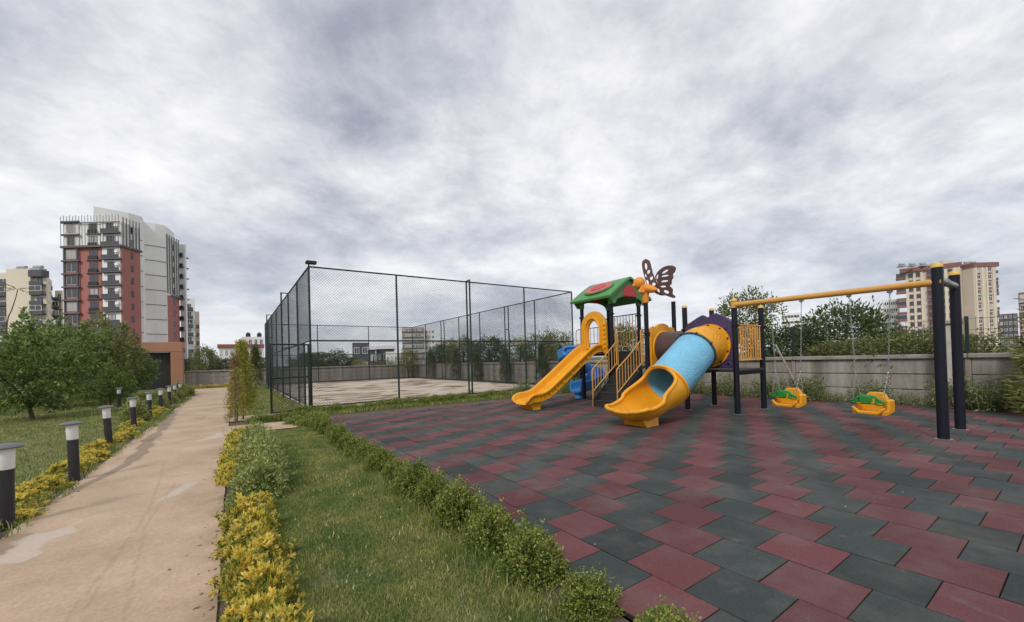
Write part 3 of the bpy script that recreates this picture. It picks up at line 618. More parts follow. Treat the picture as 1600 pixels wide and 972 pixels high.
#@@PLAY
# ================================================================ play structure
DX0, DX1 = 8.78, 9.97
PX = {'1': (8.82, 8.94, 2.98), '2': (8.80, 7.76, 2.97), '3': (10.0, 8.94, 2.98), '4': (10.0, 7.76, 2.97), '5': (8.80, 6.60, 2.72), '6': (10.0, 6.60, 2.76), '7': (8.75, 5.49, 2.41), '8': (9.92, 5.49, 2.40), '9': (8.71, 4.33, 2.41), '10': (9.94, 4.35, 2.33)}
play = thing('play_structure', 'climbing tower with green roof, yellow slide, blue tube slide and butterfly', 'playground', (9.3, 6.6, 0.03))
def pp(name, mb, m, smooth=True, parent=None): return mb.build(name, m, parent or play, smooth=smooth, world=True)
for k, (x, y, z) in PX.items():
    p = pp('post', MB().tube([(x, y, 0.0), (x, y, z)], 0.057, 18), M['post_blue'])
    pp('base_plate', MB().lathe([(0.085, 0.0), (0.085, 0.008), (0.06, 0.012)], (x, y, 0.03), 16), M['steel'], parent=p)
    if k in '789' or k == '10' : pp('post_cap', MB().lathe([(0.060, 0), (0.060, 0.03), (0.045, 0.055), (0.0, 0.065)], (x, y, z), 18), M['cap'], parent=p)
    if k == '6': pp('post_cap', MB().lathe([(0.059, 0), (0.059, 0.02), (0.0, 0.03)], (x, y, z), 18), M['post_blue'], parent=p)
    for zc in ((1.9,) if k in ('5', '6', '7', '8', '9', '10') else (2.52,)):
        c = MB().tube([(x, y, zc - 0.02), (x, y, zc + 0.02)], 0.066, 18); c.cbox(x - 0.10, x - 0.055, y - 0.02, y + 0.02, zc - 0.02, zc + 0.02, 0.004); c.cbox(x - 0.02, x + 0.02, y - 0.10, y + 0.10, zc - 0.018, zc + 0.018, 0.004)
        pp('clamp', c, M['post_blue'], parent=p)
Z1, Z1B, Z2 = 1.47, 1.05, 0.97
def deck(x0, x1, y0, y1, z):
    o = pp('deck', MB().cbox(x0, x1, y0, y1, z - 0.05, z, 0.006), M['deck'], False)
    for yy in (y0 + 0.02, y1 - 0.06): pp('deck_beam', MB().cbox(x0, x1, yy, yy + 0.04, z - 0.12, z - 0.052, 0.006), M['post_blue'], False, o)
deck(8.76, 10.06, 7.80, 8.99, Z1); deck(8.76, 10.06, 6.55, 7.74, Z1B); deck(8.70, 9.98, 4.30, 5.53, Z2)
pp('riser', MB().cbox(8.80, 10.02, 7.745, 7.795, Z1B + 0.002, Z1 - 0.055, 0.004), M['deck'], False)

def railing(a, b, z0, z1, n, bw=0.011, loop=None):
    a, b = np.array(a, float), np.array(b, float)
    o = pp('railing', MB().tube([(*a, z1), (*b, z1)], 0.017, 10), M['rail'])
    pp('bottom_rail', MB().tube([(*a, z0), (*b, z0)], 0.015, 10), M['rail'], parent=o)
    for i in range(n):
        q = a + (b - a) * (i + 0.5) / n; pp('baluster', MB().tube([(*q, z0), (*q, z1)], bw, 8), M['rail'], parent=o)
    return o
railing((10.0, 8.88), (10.0, 7.82), 1.62, 2.58, 9)
railing((9.87, 4.34), (8.78, 4.34), 1.16, 1.92, 10, 0.016)
railing((9.93, 5.42), (9.93, 4.42), 1.16, 1.92, 9, 0.016)
railing((10.0, 6.68), (10.0, 7.68), 1.17, 1.92, 8)
# guard beyond the far posts, with a rounded free end
o = pp('guard_rail', MB().tube(catmull([(10.0, 8.98, 2.30), (10.0, 9.9, 2.30), (10.0, 10.35, 2.29), (10.0, 10.45, 2.2), (10.0, 10.46, 1.9), (10.0, 10.43, 1.80), (10.0, 10.3, 1.77), (10.0, 9.5, 1.77), (10.0, 8.98, 1.77)], 40), 0.017, 8), M['rail'])
for i in range(8): pp('baluster', MB().tube([(10.0, 9.1 + i * 0.165, 1.77), (10.0, 9.1 + i * 0.165, 2.3)], 0.010, 8), M['rail'], parent=o)

# stairs with handrails
SX0, SX1, SY0, SY1 = 7.72, 8.75, 6.74, 7.50
st = pp('stairs', MB().add([(SX0, SY0 - 0.012, 0.03), (SX0 + 0.16, SY0 - 0.012, 0.03), (SX1, SY0 - 0.012, 0.88), (SX1, SY0 - 0.012, 1.02), (SX0, SY0 - 0.012, 0.24),
                            (SX0, SY0 + 0.012, 0.03), (SX0 + 0.16, SY0 + 0.012, 0.03), (SX1, SY0 + 0.012, 0.88), (SX1, SY0 + 0.012, 1.02), (SX0, SY0 + 0.012, 0.24)],
                           [(0, 1, 2, 3, 4), (9, 8, 7, 6, 5), (0, 5, 6, 1), (1, 6, 7, 2), (2, 7, 8, 3), (3, 8, 9, 4), (4, 9, 5, 0)]), M['deck'], False)
pp('stringer', MB().add([(x, y + SY1 - SY0, z) for (x, y, z) in [(SX0, SY0 - 0.012, 0.03), (SX0 + 0.16, SY0 - 0.012, 0.03), (SX1, SY0 - 0.012, 0.88), (SX1, SY0 - 0.012, 1.02), (SX0, SY0 - 0.012, 0.24), (SX0, SY0 + 0.012, 0.03), (SX0 + 0.16, SY0 + 0.012, 0.03), (SX1, SY0 + 0.012, 0.88), (SX1, SY0 + 0.012, 1.02), (SX0, SY0 + 0.012, 0.24)]],
                        [(0, 1, 2, 3, 4), (9, 8, 7, 6, 5), (0, 5, 6, 1), (1, 6, 7, 2), (2, 7, 8, 3), (3, 8, 9, 4), (4, 9, 5, 0)]), M['deck'], False, st)
for k in range(5):
    x = SX0 + 0.02 + k * 0.205; z = 0.20 + k * 0.20
    tr = pp('tread', MB().cbox(x, x + 0.235, SY0 + 0.014, SY1 - 0.014, z - 0.035, z, 0.006), M['deck'], False, st)
    pp('tread_riser', MB().cbox(x + 0.012, x + 0.03, SY0 + 0.014, SY1 - 0.014, z - 0.2, z - 0.037, 0.003), M['deck'], False, st)
for yy, nm in ((SY1 + 0.03, 'far'), (SY0 - 0.03, 'near')):
    h = pp('handrail', MB().tube(catmull([(SX0 + 0.02, yy, 0.03 if nm == 'far' else 0.25), (SX0 + 0.02, yy, 0.6), (SX0 + 0.02, yy, 0.93), (SX0 + 0.08, yy, 1.04), (8.2, yy, 1.32), (8.70, yy, 1.72)], 30), 0.016, 10), M['rail'])
    pp('lower_rail', MB().tube([(SX0 + 0.02, yy, 0.42), (8.70, yy, 1.13)], 0.015, 8), M['rail'], parent=h)
    pp('end_loop', MB().tube(catmull([(8.70, yy, 1.10), (8.70, yy, 1.5), (8.70, yy, 1.9), (8.73, yy, 1.99), (8.80, yy, 2.0), (8.9, yy, 2.0)], 24), 0.017, 10), M['rail'], parent=h)
    pp('end_post', MB().tube([(8.76, yy, 1.05), (8.76, yy, 1.98)], 0.012, 8), M['rail'], parent=h)
    for i in range(8):
        x = SX0 + 0.12 + i * 0.11; f = (x - SX0 - 0.02) / 0.98
        pp('baluster', MB().tube([(x, yy, 0.42 + f * 0.71), (x, yy, 1.02 + f * 0.70)], 0.009, 8), M['rail'], parent=h)

# straight yellow slide
prof = catmull([(-.28, .17), (-.262, .06), (-.22, .008), (0, 0), (.22, .008), (.262, .06), (.28, .17), (.305, .198), (.345, .195), (.36, .165), (.345, .12), (.315, .09), (.30, .0), (.285, -.045), (0, -.05), (-.285, -.045), (-.30, .0), (-.315, .09), (-.345, .12), (-.36, .165), (-.345, .195), (-.305, .198)], 66)
sp = catmull([(8.78, 8.34, 1.49), (8.50, 8.34, 1.485), (8.28, 8.34, 1.385), (7.75, 8.34, 1.03), (7.15, 8.34, 0.63), (6.72, 8.34, 0.36), (6.45, 8.34, 0.27), (6.22, 8.34, 0.255), (6.08, 8.34, 0.235), (6.0, 8.34, 0.17)], 54)
ssc = [(np.interp(i / 53, [0, .8, .9, .96, 1], [1, 1.03, 1.08, 1.0, .8]), np.interp(i / 53, [0, .8, .9, .96, 1], [1, 1, .8, .55, .3])) for i in range(54)]
sl_ = pp('slide', MB().sweep([tuple(q) for q in prof], sp, lat=[(0, 1, 0)] * len(sp), sc=ssc), M['yellow']); sl_['label'] = 'straight yellow plastic slide'
sf = MB(); sf.add([(6.20, 8.10, 0.03), (6.42, 8.10, 0.03), (6.42, 8.58, 0.03), (6.20, 8.58, 0.03), (6.12, 8.14, 0.235), (6.52, 8.14, 0.255), (6.52, 8.54, 0.255), (6.12, 8.54, 0.235)], [(3, 2, 1, 0), (4, 5, 6, 7), (0, 1, 5, 4), (1, 2, 6, 5), (2, 3, 7, 6), (3, 0, 4, 7)])
pp('slide_foot', sf, M['yellow'], False, sl_)
for k in range(11):                                     # moulded ribs under the near and far flanges
    i = 14 + k * 3; p = sp[i]; d = sp[i + 1] - sp[i - 1]; d /= np.linalg.norm(d); nrm = np.array([-d[2], 0, d[0]]); nrm = nrm if nrm[2] > 0 else -nrm
    for s in (-1, 1):
        c = p + np.array([0, s * 0.318, 0]) + nrm * 0.06
        pp('slide_rib', MB().sweep([(-.014, -.075), (.014, -.075), (.02, .03), (-.02, .03)], [c - d * 0.03, c + d * 0.03], lat=[(0, 1, 0)] * 2), M['yellow'], False, sl_)
# arched entrance panel
arch = [(-.50, 1.50), (-.50, 1.75), (-.49, 2.15)] + [(.5 * math.cos(t) * 0.98, 2.18 + .47 * math.sin(t)) for t in np.linspace(math.pi, 0, 19)] + [(.49, 2.15), (.50, 1.75), (.50, 1.42), (.40, 1.40), (.36, 1.5), (.30, 1.55), (-.30, 1.55)]
hole = [(-.21, 1.60), (-.225, 1.9)] + [(.225 * math.cos(t), 2.05 + .32 * math.sin(t)) for t in np.linspace(math.pi, 0, 15)] + [(.225, 1.9), (.21, 1.60)]
ap = plate('entry_arch', arch, [hole], 0.10, M['yellow'], lambda a, b_, c: (8.70 + c, 8.35 - a, b_), play, 0.03, True)
rim = [(8.63, 8.35 - 1.32 * a, 2.0 + (b_ - 2.0) * 1.22) for a, b_ in hole]
pp('arch_rim', MB().tube(catmull(rim, 50), 0.032, 10), M['yellow'], parent=ap)
for k in range(6): pp('arch_lug', MB().cbox(8.61, 8.66, 7.86, 7.93, 1.55 + k * 0.13, 1.62 + k * 0.13, 0.012), M['yellow'], False, ap)

# roof: curved gable shell over the slide tower, ridge along Y
RX, RY0, RY1 = 9.40, 7.52, 9.10
def roof_prof(off):
    o = []
    for t in np.linspace(-1, 1, 25): o.append((t * 0.92, 3.60 - 0.60 * abs(t) ** 1.15 - 0.012 * (1 - abs(t)) + off))
    return o
top = roof_prof(0.0); bot = [(a * 0.97, b_) for a, b_ in roof_prof(-0.06)]
loop = top + bot[::-1]
mb = MB(); n0 = len(loop)
for (yy, sc) in ((RY0, 1.0), (RY0 + 0.04, 1.012), (8.3, 1.0), (RY1 - 0.04, 1.012), (RY1, 1.0)):
    mb.v += [(RX + a * sc, yy, 3.0 + (b_ - 3.0) * sc) for a, b_ in loop]
for i in range(4):
    for j in range(n0): mb.f.append((i * n0 + j, i * n0 + (j + 1) % n0, (i + 1) * n0 + (j + 1) % n0, (i + 1) * n0 + j)); mb.mi.append(0)
m_ = len(top)
for i in (0, 4):
    for j in range(m_ - 1): mb.f.append((i * n0 + j, i * n0 + j + 1, i * n0 + n0 - 2 - j, i * n0 + n0 - 1 - j)); mb.mi.append(0)
roof = pp('roof', mb, M['green'])
for yy in (RY0 + 0.10, RY1 - 0.10):                      # gable boards with an arched lower edge and a red half-disc
    out = [(-.86, 2.98)] + [(a * 0.93, b_ - 0.065) for a, b_ in top[1:-1]] + [(.86, 2.98), (.70, 2.80), (.60, 2.80)] + [(.56 * math.cos(t), 2.86 + .16 * math.sin(t)) for t in np.linspace(0, math.pi, 13)] + [(-.60, 2.80), (-.70, 2.80)]
    gb = plate('gable', out, [], 0.05, M['green'], lambda a, b_, c, yy=yy: (RX + a, yy + c, b_), roof, 0.01, True)
    plate('gable_medallion', [(.30 * math.cos(t), 3.02 + .30 * max(-0.12, math.sin(t))) for t in np.linspace(0, 2 * math.pi, 33)[:-1]], [], 0.09, M['red'], lambda a, b_, c, yy=yy: (RX + a, yy + c, b_ + 0.03), roof, 0.02, True)
sdir = np.array([0.92, 0, 0.60]); sdir /= np.linalg.norm(sdir)
for s in (-1, 1):                                        # oval relief on each slope
    cpt = np.array([RX + s * 0.49, 8.31, 3.335]); ax = np.array([s * 0.84, 0, -0.54]); ax /= np.linalg.norm(ax); nn = np.array([s * 0.54, 0, 0.84]); nn /= np.linalg.norm(nn)
    for rr, th, mm, hh in ((1.0, 0.03, M['green'], 0.0), (0.9, 0.05, M['pink'], 0.008), (0.50, 0.075, M['red'], 0.012)):
        plate('roof_medallion', ell(0, 0, 0.53 * rr, 0.35 * rr, 36), [], th, mm, lambda a, b_, c, cpt=cpt, ax=ax, nn=nn, hh=hh: tuple(cpt + np.array([0, a, 0]) + ax * b_ + nn * (c + hh)), roof, 0.008, True)
for k in '1234':
    x, y, z = PX[k]; sx = 1 if x > RX else -1
    pp('roof_bracket', MB().lathe([(0.075, 2.80), (0.08, 2.96), (0.12, 3.02)], (x, y, 0), 14), M['green'], parent=roof)

# butterfly on the stair post
bx_, by_ = 8.80, 6.60
bf = pp('butterfly_body', MB().lathe([(0.075, 2.68), (0.082, 2.76), (0.085, 2.85), (0.10, 2.95), (0.13, 3.04), (0.125, 3.10), (0.08, 3.14), (0.02, 3.16)], (bx_, by_, 0), 18), M['orange'])
hd_ = MB()
uvv = []; uvf = []
for i in range(13):
    for j in range(18):
        a = math.pi * i / 12; c = 2 * math.pi * j / 18; lump = 1 + 0.10 * math.sin(3 * c + 1) * math.sin(a)
        uvv.append((bx_ - 0.03 + 0.14 * math.sin(a) * math.cos(c) * lump, by_ + 0.15 + 0.155 * math.sin(a) * math.sin(c) * lump, 3.22 + 0.155 * math.cos(a)))
for i in range(12):
    for j in range(18): uvf.append((i * 18 + j, i * 18 + (j + 1) % 18, (i + 1) * 18 + (j + 1) % 18, (i + 1) * 18 + j))
pp('head', hd_.add(uvv, uvf), M['orange'], parent=bf)
pp('muzzle', MB().lathe([(0.0, 0), (0.05, 0.01), (0.06, 0.04), (0.04, 0.08), (0.0, 0.09)], (bx_ - 0.12, by_ + 0.24, 3.12), 12), M['orange'], parent=bf)
pp('tail', MB().tube(catmull([(bx_, by_ - 0.02, 3.06), (bx_, by_ - 0.14, 3.02), (bx_, by_ - 0.27, 2.98), (bx_, by_ - 0.36, 2.97)], 12), [0.115, 0.115, 0.112, 0.108, 0.104, 0.098, 0.09, 0.08, 0.066, 0.052, 0.036, 0.01], 12), M['orange'], parent=bf)
for sgn in (-1, 1): pp('arm', MB().tube(catmull([(bx_ + sgn * 0.10, by_ + 0.02, 3.06), (bx_ - 0.10 + sgn * 0.06, by_ + 0.06, 2.98), (bx_ - 0.12, by_ - 0.04 + 0.02 * sgn, 2.95)], 8), 0.035, 8), M['orange'], parent=bf)
def zpx(pts): return [(880 + x / 8.0, 400 + y / 8.0) for x, y in pts]
hinge = np.array([bx_ + 0.02, by_ - 0.10, 3.1])
def wing(name, out, holes, ang):
    # the wing lies in a vertical plane through the hinge, turned by ang from the tower front
    n_ = np.array([math.cos(ang), math.sin(ang), 0]); tdir = np.array([-math.sin(ang), math.cos(ang), 0])
    def to2(p): q = on_plane(p[0], p[1], hinge, n_) - hinge; return (float(q @ tdir), float(q[2]))
    o2 = [tuple(q) for q in catmull([to2(p) for p in zpx(out)] + [to2(zpx(out)[0])], len(out) * 5)[:-1]]; h2 = []
    for h in holes:
        c, rx, ry, rt = h; a, b_ = zpx([c])[0]
        h2.append([to2((a + rx / 8 * math.cos(t) * math.cos(rt) - ry / 8 * math.sin(t) * math.sin(rt), b_ + rx / 8 * math.cos(t) * math.sin(rt) + ry / 8 * math.sin(t) * math.cos(rt))) for t in np.linspace(0, 2 * math.pi, 17)[:-1]])
    return plate(name, o2, h2, 0.028, M['wing'], lambda a, b_, c: tuple(hinge + tdir * a + np.array([0, 0, b_]) + n_ * c), bf, 0.006, True)
wing('wing', [(1030, 35), (990, 70), (985, 130), (1005, 230), (1025, 300), (1045, 375), (1110, 420), (1150, 465), (1230, 495), (1285, 478), (1240, 420), (1190, 360), (1160, 300), (1125, 220), (1105, 140), (1082, 65)],
     [((1036, 130), 14, 42, -0.1), ((1068, 198), 17, 26, 0.4), ((1104, 278), 17, 24, 0.4), ((1055, 330), 13, 34, -0.3), ((1134, 352), 20, 20, 0), ((1032, 245), 8, 22, -0.2), ((1190, 430), 32, 14, 0.8)], 0.55)
wing('wing', [(1150, 255), (1195, 185), (1270, 132), (1350, 118), (1405, 145), (1392, 200), (1370, 225), (1374, 270), (1356, 300), (1352, 350), (1332, 372), (1368, 415), (1366, 470), (1400, 505), (1380, 526), (1300, 500), (1220, 470), (1195, 370)],
     [((1275, 195), 46, 15, -0.5), ((1275, 248), 48, 11, -0.15), ((1268, 315), 48, 11, -0.1), ((1252, 382), 38, 10, 0.0), ((1290, 448), 38, 19, 0.3), ((1176, 262), 14, 34, 0.2)], -0.25)

# tunnel between the decks with scalloped end panels
tcx, tcz, tr_ = 9.38, 1.50, 0.405
def shell(path, ro, ri, n=36, ax=None):
    path = [Vector(p) for p in path]; m = len(path); vs = []
    for rr in (ro, ri):
        u = None
        for i, p in enumerate(path):
            d = (path[min(i + 1, m - 1)] - path[max(i - 1, 0)]).normalized()
            u = Vector((0, 0, 1)); u = (u - d * u.dot(d)).normalized() if abs(d.z) < 0.97 else Vector((1, 0, 0)); v = u.cross(d)
            for k in range(n): a = 2 * math.pi * k / n; vs.append(p + (u * math.cos(a) + v * math.sin(a)) * rr)
    fs = []
    for o, fl in ((0, False), (m * n, True)):
        for i in range(m - 1):
            for k in range(n): fs.append((o + i * n + k, o + i * n + (k + 1) % n, o + (i + 1) * n + (k + 1) % n, o + (i + 1) * n + k))
    for i in (0, m - 1):
        for k in range(n): fs.append((i * n + k, i * n + (k + 1) % n, m * n + i * n + (k + 1) % n, m * n + i * n + k))
    return MB().add(vs, fs)
tn = pp('tunnel', shell([(tcx, 6.52, tcz), (tcx, 6.0, tcz), (tcx, 5.56, tcz)], tr_ + 0.02, tr_ - 0.01), M['brown'])
for yy in (6.55, 5.53):
    out = [(-.52, 1.05), (.52, 1.05), (.52, 1.98)] + [(.40 + .12 * math.cos(t), 1.98 + .09 * math.sin(t)) for t in np.linspace(0, math.pi, 7)][1:] + [(.30 * math.cos(t), 2.0 + .16 * math.sin(t)) for t in np.linspace(0.1, math.pi - 0.1, 11)] + [(-.40 + .12 * math.cos(t), 1.98 + .09 * math.sin(t)) for t in np.linspace(0, math.pi, 7)]
    pl = plate('tunnel_panel', out, [ell(0, tcz, tr_, tr_, 36)], 0.07, M['yellow'], lambda a, b_, c, yy=yy: (tcx + a, yy + c, b_), play, 0.015, True)
    pp('panel_rim', MB().tube([(tcx + (tr_ + 0.03) * math.cos(t), yy - 0.04, tcz + (tr_ + 0.03) * math.sin(t)) for t in np.linspace(0, 2 * math.pi, 37)], 0.022, 8, False), M['yellow'], parent=pl)

# tube slide
tcy, tz = 4.88, 1.50
out = [(-.54, 1.00), (.54, 1.00), (.54, 1.95), (.45, 2.03), (.25, 2.14), (.12, 2.19), (.05, 2.16), (0, 2.13), (-.05, 2.16), (-.15, 2.20), (-.33, 2.14), (-.54, 1.99)]
out = [(-.54, 1.00), (.54, 1.00)] + [tuple(q) for q in catmull(out[2:], 40)]
tp = plate('tube_panel', out, [ell(0.03, tz, 0.37, 0.37, 36)], 0.08, M['purple'], lambda a, b_, c: (8.72 + c, 4.91 + a, b_), play, 0.02, True)
for k, q in enumerate([(.40, 1.86), (-.40, 1.84), (.44, 1.1), (-.44, 1.1)]): pp('panel_bolt', MB().tube([(8.66, 4.91 + q[0], q[1]), (8.69, 4.91 + q[0], q[1])], 0.02, 8), M['bolt'], parent=tp)
axis = catmull([(8.68, tcy, 1.50), (8.45, tcy, 1.495), (8.27, tcy, 1.465), (8.08, tcy, 1.375), (7.92, tcy, 1.275)], 16)
ts = pp('tube_slide', shell([tuple(q) for q in axis[:12]], 0.43, 0.405), M['yellow_grain']); ts['label'] = 'yellow elbow of the tube slide'
p0, p1 = axis[11], np.array([7.06, tcy, 0.735]); dd = (p1 - p0) / np.linalg.norm(p1 - p0)
bl = pp('straight_tube', shell([tuple(p0), tuple((p0 + p1) / 2), tuple(p1)], 0.425, 0.40), M['sky_blue'], parent=ts)
def flange(c, d, r, w, m, nm, nb=8):
    u, v = frame_of(d); u, v = np.array(u), np.array(v)
    f = pp(nm, shell([tuple(c - d * w), tuple(c + d * w)], r, r - 0.04), m, parent=ts)
    return u, v
d0 = axis[11] - axis[10]; d0 /= np.linalg.norm(d0)
u, v = flange(p0, d0, 0.455, 0.022, mat('flange_dark', (0.05, 0.075, 0.06), 0.5), 'flange')
for k in range(8):
    a = 2 * math.pi * (k + .5) / 8; c = p0 + (u * math.cos(a) + v * math.sin(a)) * 0.456; pp('flange_bolt', MB().tube([tuple(c - d0 * 0.03), tuple(c + d0 * 0.03)], 0.017, 8), M['bolt'], parent=ts)
for k in range(10):
    a = 2 * math.pi * (k + .5) / 10; c = (8.655, tcy + 0.445 * math.cos(a), tz + 0.445 * math.sin(a)); pp('flange_bolt', MB().tube([c, (8.635, c[1], c[2])], 0.019, 8), M['bolt'], parent=ts)
flx = pp('panel_flange', shell([(8.68, tcy, tz), (8.652, tcy, tz)], 0.475, 0.40), M['yellow_grain'], parent=ts)
# exit scoop: the tube opens into a trough with a rolled rim
NS, NT = 48, 37
up1 = np.array([-dd[2], 0, dd[0]]); up1 = up1 if up1[2] > 0 else -up1
flr0 = catmull([tuple(p1 + dd * -0.02 - up1 * .425), tuple(p1 + dd * 0.14 - up1 * .425), (6.62, tcy, 0.185), (6.40, tcy, 0.135), (6.15, tcy, 0.125), (5.95, tcy, 0.155), (5.81, tcy, 0.225), (5.74, tcy, 0.31)], 241)
sp_ = np.linspace(0, 1, NS) ** 1.35; flr = np.array([[np.interp(q, np.linspace(0, 1, 241), flr0[:, c]) for c in range(3)] for q in sp_])
V, F, rimL, rimR = [], [], [], []
for i in range(NS):
    s = sp_[i]; w_ = min(1, max(0, (s - .22) / .6)); w_ = w_ * w_ * (3 - 2 * w_); up = up1 * (1 - w_) + np.array([0, 0, 1.0]) * w_; up /= np.linalg.norm(up)
    tm = max(math.pi - 1.62 * (s / .36) ** .5, 1.40 + .12 * max(0, 1 - (s - .36) / .4)) if s > 0 else math.pi - 1e-3
    rr = 0.425 + 0.05 * min(1, s / .4); fl_ = np.interp(s, [0, .3, .6, .8, .92, 1], [1.0, .92, .66, .50, .26, .05])
    e_ = max(0.0, (s - .70) / .30); wsc = math.sqrt(max(0.0, 1 - e_ ** 2.4)) * .62 + .38
    for j in range(NT):
        a = -tm + 2 * tm * j / (NT - 1); V.append(flr[i] + np.array([0, 1, 0]) * math.sin(a) * rr * wsc + up * (1 - math.cos(a)) * rr * fl_)
    rimL.append(V[-NT]); rimR.append(V[-1])
F = [(i * NT + j, i * NT + j + 1, (i + 1) * NT + j + 1, (i + 1) * NT + j) for i in range(NS - 1) for j in range(NT - 1)]
ex = pp('exit_scoop', MB().add(V, F), M['yellow'], parent=ts); ex.modifiers.new('thickness', 'SOLIDIFY').thickness = 0.024; ex.modifiers['thickness'].offset = 0
k0 = 0
rimpts = [tuple(q) for q in rimL[k0:]] + [tuple(q) for q in V[-NT:]] + [tuple(q) for q in rimR[k0:][::-1]]
rimpts = np.array(rimpts); rimpts = catmull(rimpts[::2], 170)
pp('exit_rim', MB().tube([tuple(q) for q in rimpts], 0.036, 10), M['yellow'], parent=ts)
pp('exit_flange', shell([tuple(p1 - dd * 0.02), tuple(p1 + dd * 0.03)], 0.465, 0.41), M['yellow'], parent=ts)
ft = MB(); ft.add([(6.10, 4.62, 0.03), (6.42, 4.62, 0.03), (6.42, 5.14, 0.03), (6.10, 5.14, 0.03), (6.04, 4.68, 0.16), (6.5, 4.68, 0.19), (6.5, 5.08, 0.19), (6.04, 5.08, 0.16)], [(3, 2, 1, 0), (4, 5, 6, 7), (0, 1, 5, 4), (1, 2, 6, 5), (2, 3, 7, 6), (3, 0, 4, 7)])
pp('scoop_foot', ft, M['yellow'], False, ts)

# blue spiral slide behind
hc = np.array([9.52, 9.76]); hp = [(8.95, 9.0, 1.42), (8.94, 9.35, 1.40)]
for a in np.linspace(180, -90, 19): hp.append((hc[0] + 0.58 * math.cos(R(a)), hc[1] + 0.40 * math.sin(R(a)), 1.34 - (180 - a) / 270 * 0.98))
hp += [(9.2, 9.36, 0.30), (8.98, 9.36, 0.27), (8.86, 9.36, 0.27)]
hp = catmull(hp, 80); lat = []
for i in range(len(hp)):
    d = hp[min(i + 1, len(hp) - 1)] - hp[max(i - 1, 0)]; lat.append(np.cross(d, (0, 0, 1)))
bprof = catmull([(-.22, .26), (-.215, .08), (-.17, .01), (0, 0), (.17, .01), (.215, .08), (.22, .26), (.245, .285), (.275, .27), (.265, .2), (.25, .03), (.2, -.035), (0, -.045), (-.2, -.035), (-.25, .03), (-.265, .2), (-.275, .27), (-.245, .285)], 48)
bs = pp('spiral_slide', MB().sweep([tuple(q) for q in bprof], hp, lat=lat), M['blue']); bs['label'] = 'blue spiral slide'
pp('spiral_foot', MB().lathe([(0.16, 0.03), (0.13, 0.12), (0.2, 0.22)], (9.05, 9.38, 0), 14), M['blue'], parent=bs)
pp('spiral_column', MB().tube([(9.52, 9.76, 0.0), (9.52, 9.76, 1.30)], 0.05, 12), M['post_blue'], parent=bs)
pp('side_scroll', MB().tube(catmull([(8.68, 9.05, 1.64), (8.66, 9.3, 1.66), (8.65, 9.5, 1.64), (8.65, 9.62, 1.53), (8.65, 9.56, 1.42), (8.65, 9.46, 1.43), (8.65, 9.43, 1.51)], 30), 0.045, 10), M['blue'], parent=bs)
pp('side_wall', MB().cbox(8.66, 8.70, 9.02, 9.5, 1.40, 1.64, 0.015), M['blue'], False, bs)

# ================================================================ swings
A9, NB = np.array([8.71, 4.33, 2.335]), np.array([8.17, 1.26, 2.235])
sw = thing('swing_stand', 'yellow swing beam carried by two near navy posts and the climbing tower', 'swing frame', (8.17, 1.26, 0.03))
for (x, y) in ((8.17, 1.26), (9.32, 1.25)):
    p = MB().tube([(x, y, 0.0), (x, y, 2.44)], 0.063, 20).build('post', M['post_blue'], sw, smooth=True, world=True)
    MB().lathe([(0.066, 0), (0.066, 0.025), (0.05, 0.06), (0.0, 0.075)], (x, y, 2.44), 20).build('post_cap', M['cap'], p, smooth=True, world=True)
    MB().lathe([(0.095, 0.0), (0.095, 0.008), (0.066, 0.012)], (x, y, 0.03), 18).build('base_plate', M['steel'], p, world=True)
bd = (NB - A9) / np.linalg.norm(NB - A9)
MB().tube([tuple(A9 - bd * 0.04), tuple(NB + bd * 0.05)], 0.05, 18).build('beam', M['rail'], sw, smooth=True, world=True)
MB().tube([(8.71, 4.33, 2.27), (8.71, 4.33, 2.40)], 0.064, 18).build('beam_sleeve', M['rail'], sw, smooth=True, world=True)
MB().tube([(8.17, 1.26, 2.27), (9.32, 1.25, 2.27)], 0.05, 16).build('cross_tube', M['steel'], sw, smooth=True, world=True)
MB().tube([(8.60, 1.256, 2.27), (8.68, 1.256, 2.27)], 0.06, 16).build('clamp', M['steel'], sw, smooth=True, world=True)
def chain(mb, a, b, pitch=0.036, r=0.0030, lw=0.010):
    a, b = np.array(a, float), np.array(b, float); ln = np.linalg.norm(b - a); n = max(2, int(ln / pitch)); d = Vector((b - a) / ln); u, v = frame_of(d)
    for i in range(n):
        c = Vector(a + (b - a) * (i + 0.5) / n); w, o = (u, v) if i % 2 else (v, u)
        ring = [c + d * (math.sin(t) * pitch * 0.64) + w * (math.cos(t) * lw) for t in np.linspace(0, 2 * math.pi, 9)]
        mb.tube([tuple(q) for q in ring], r, 4, False)
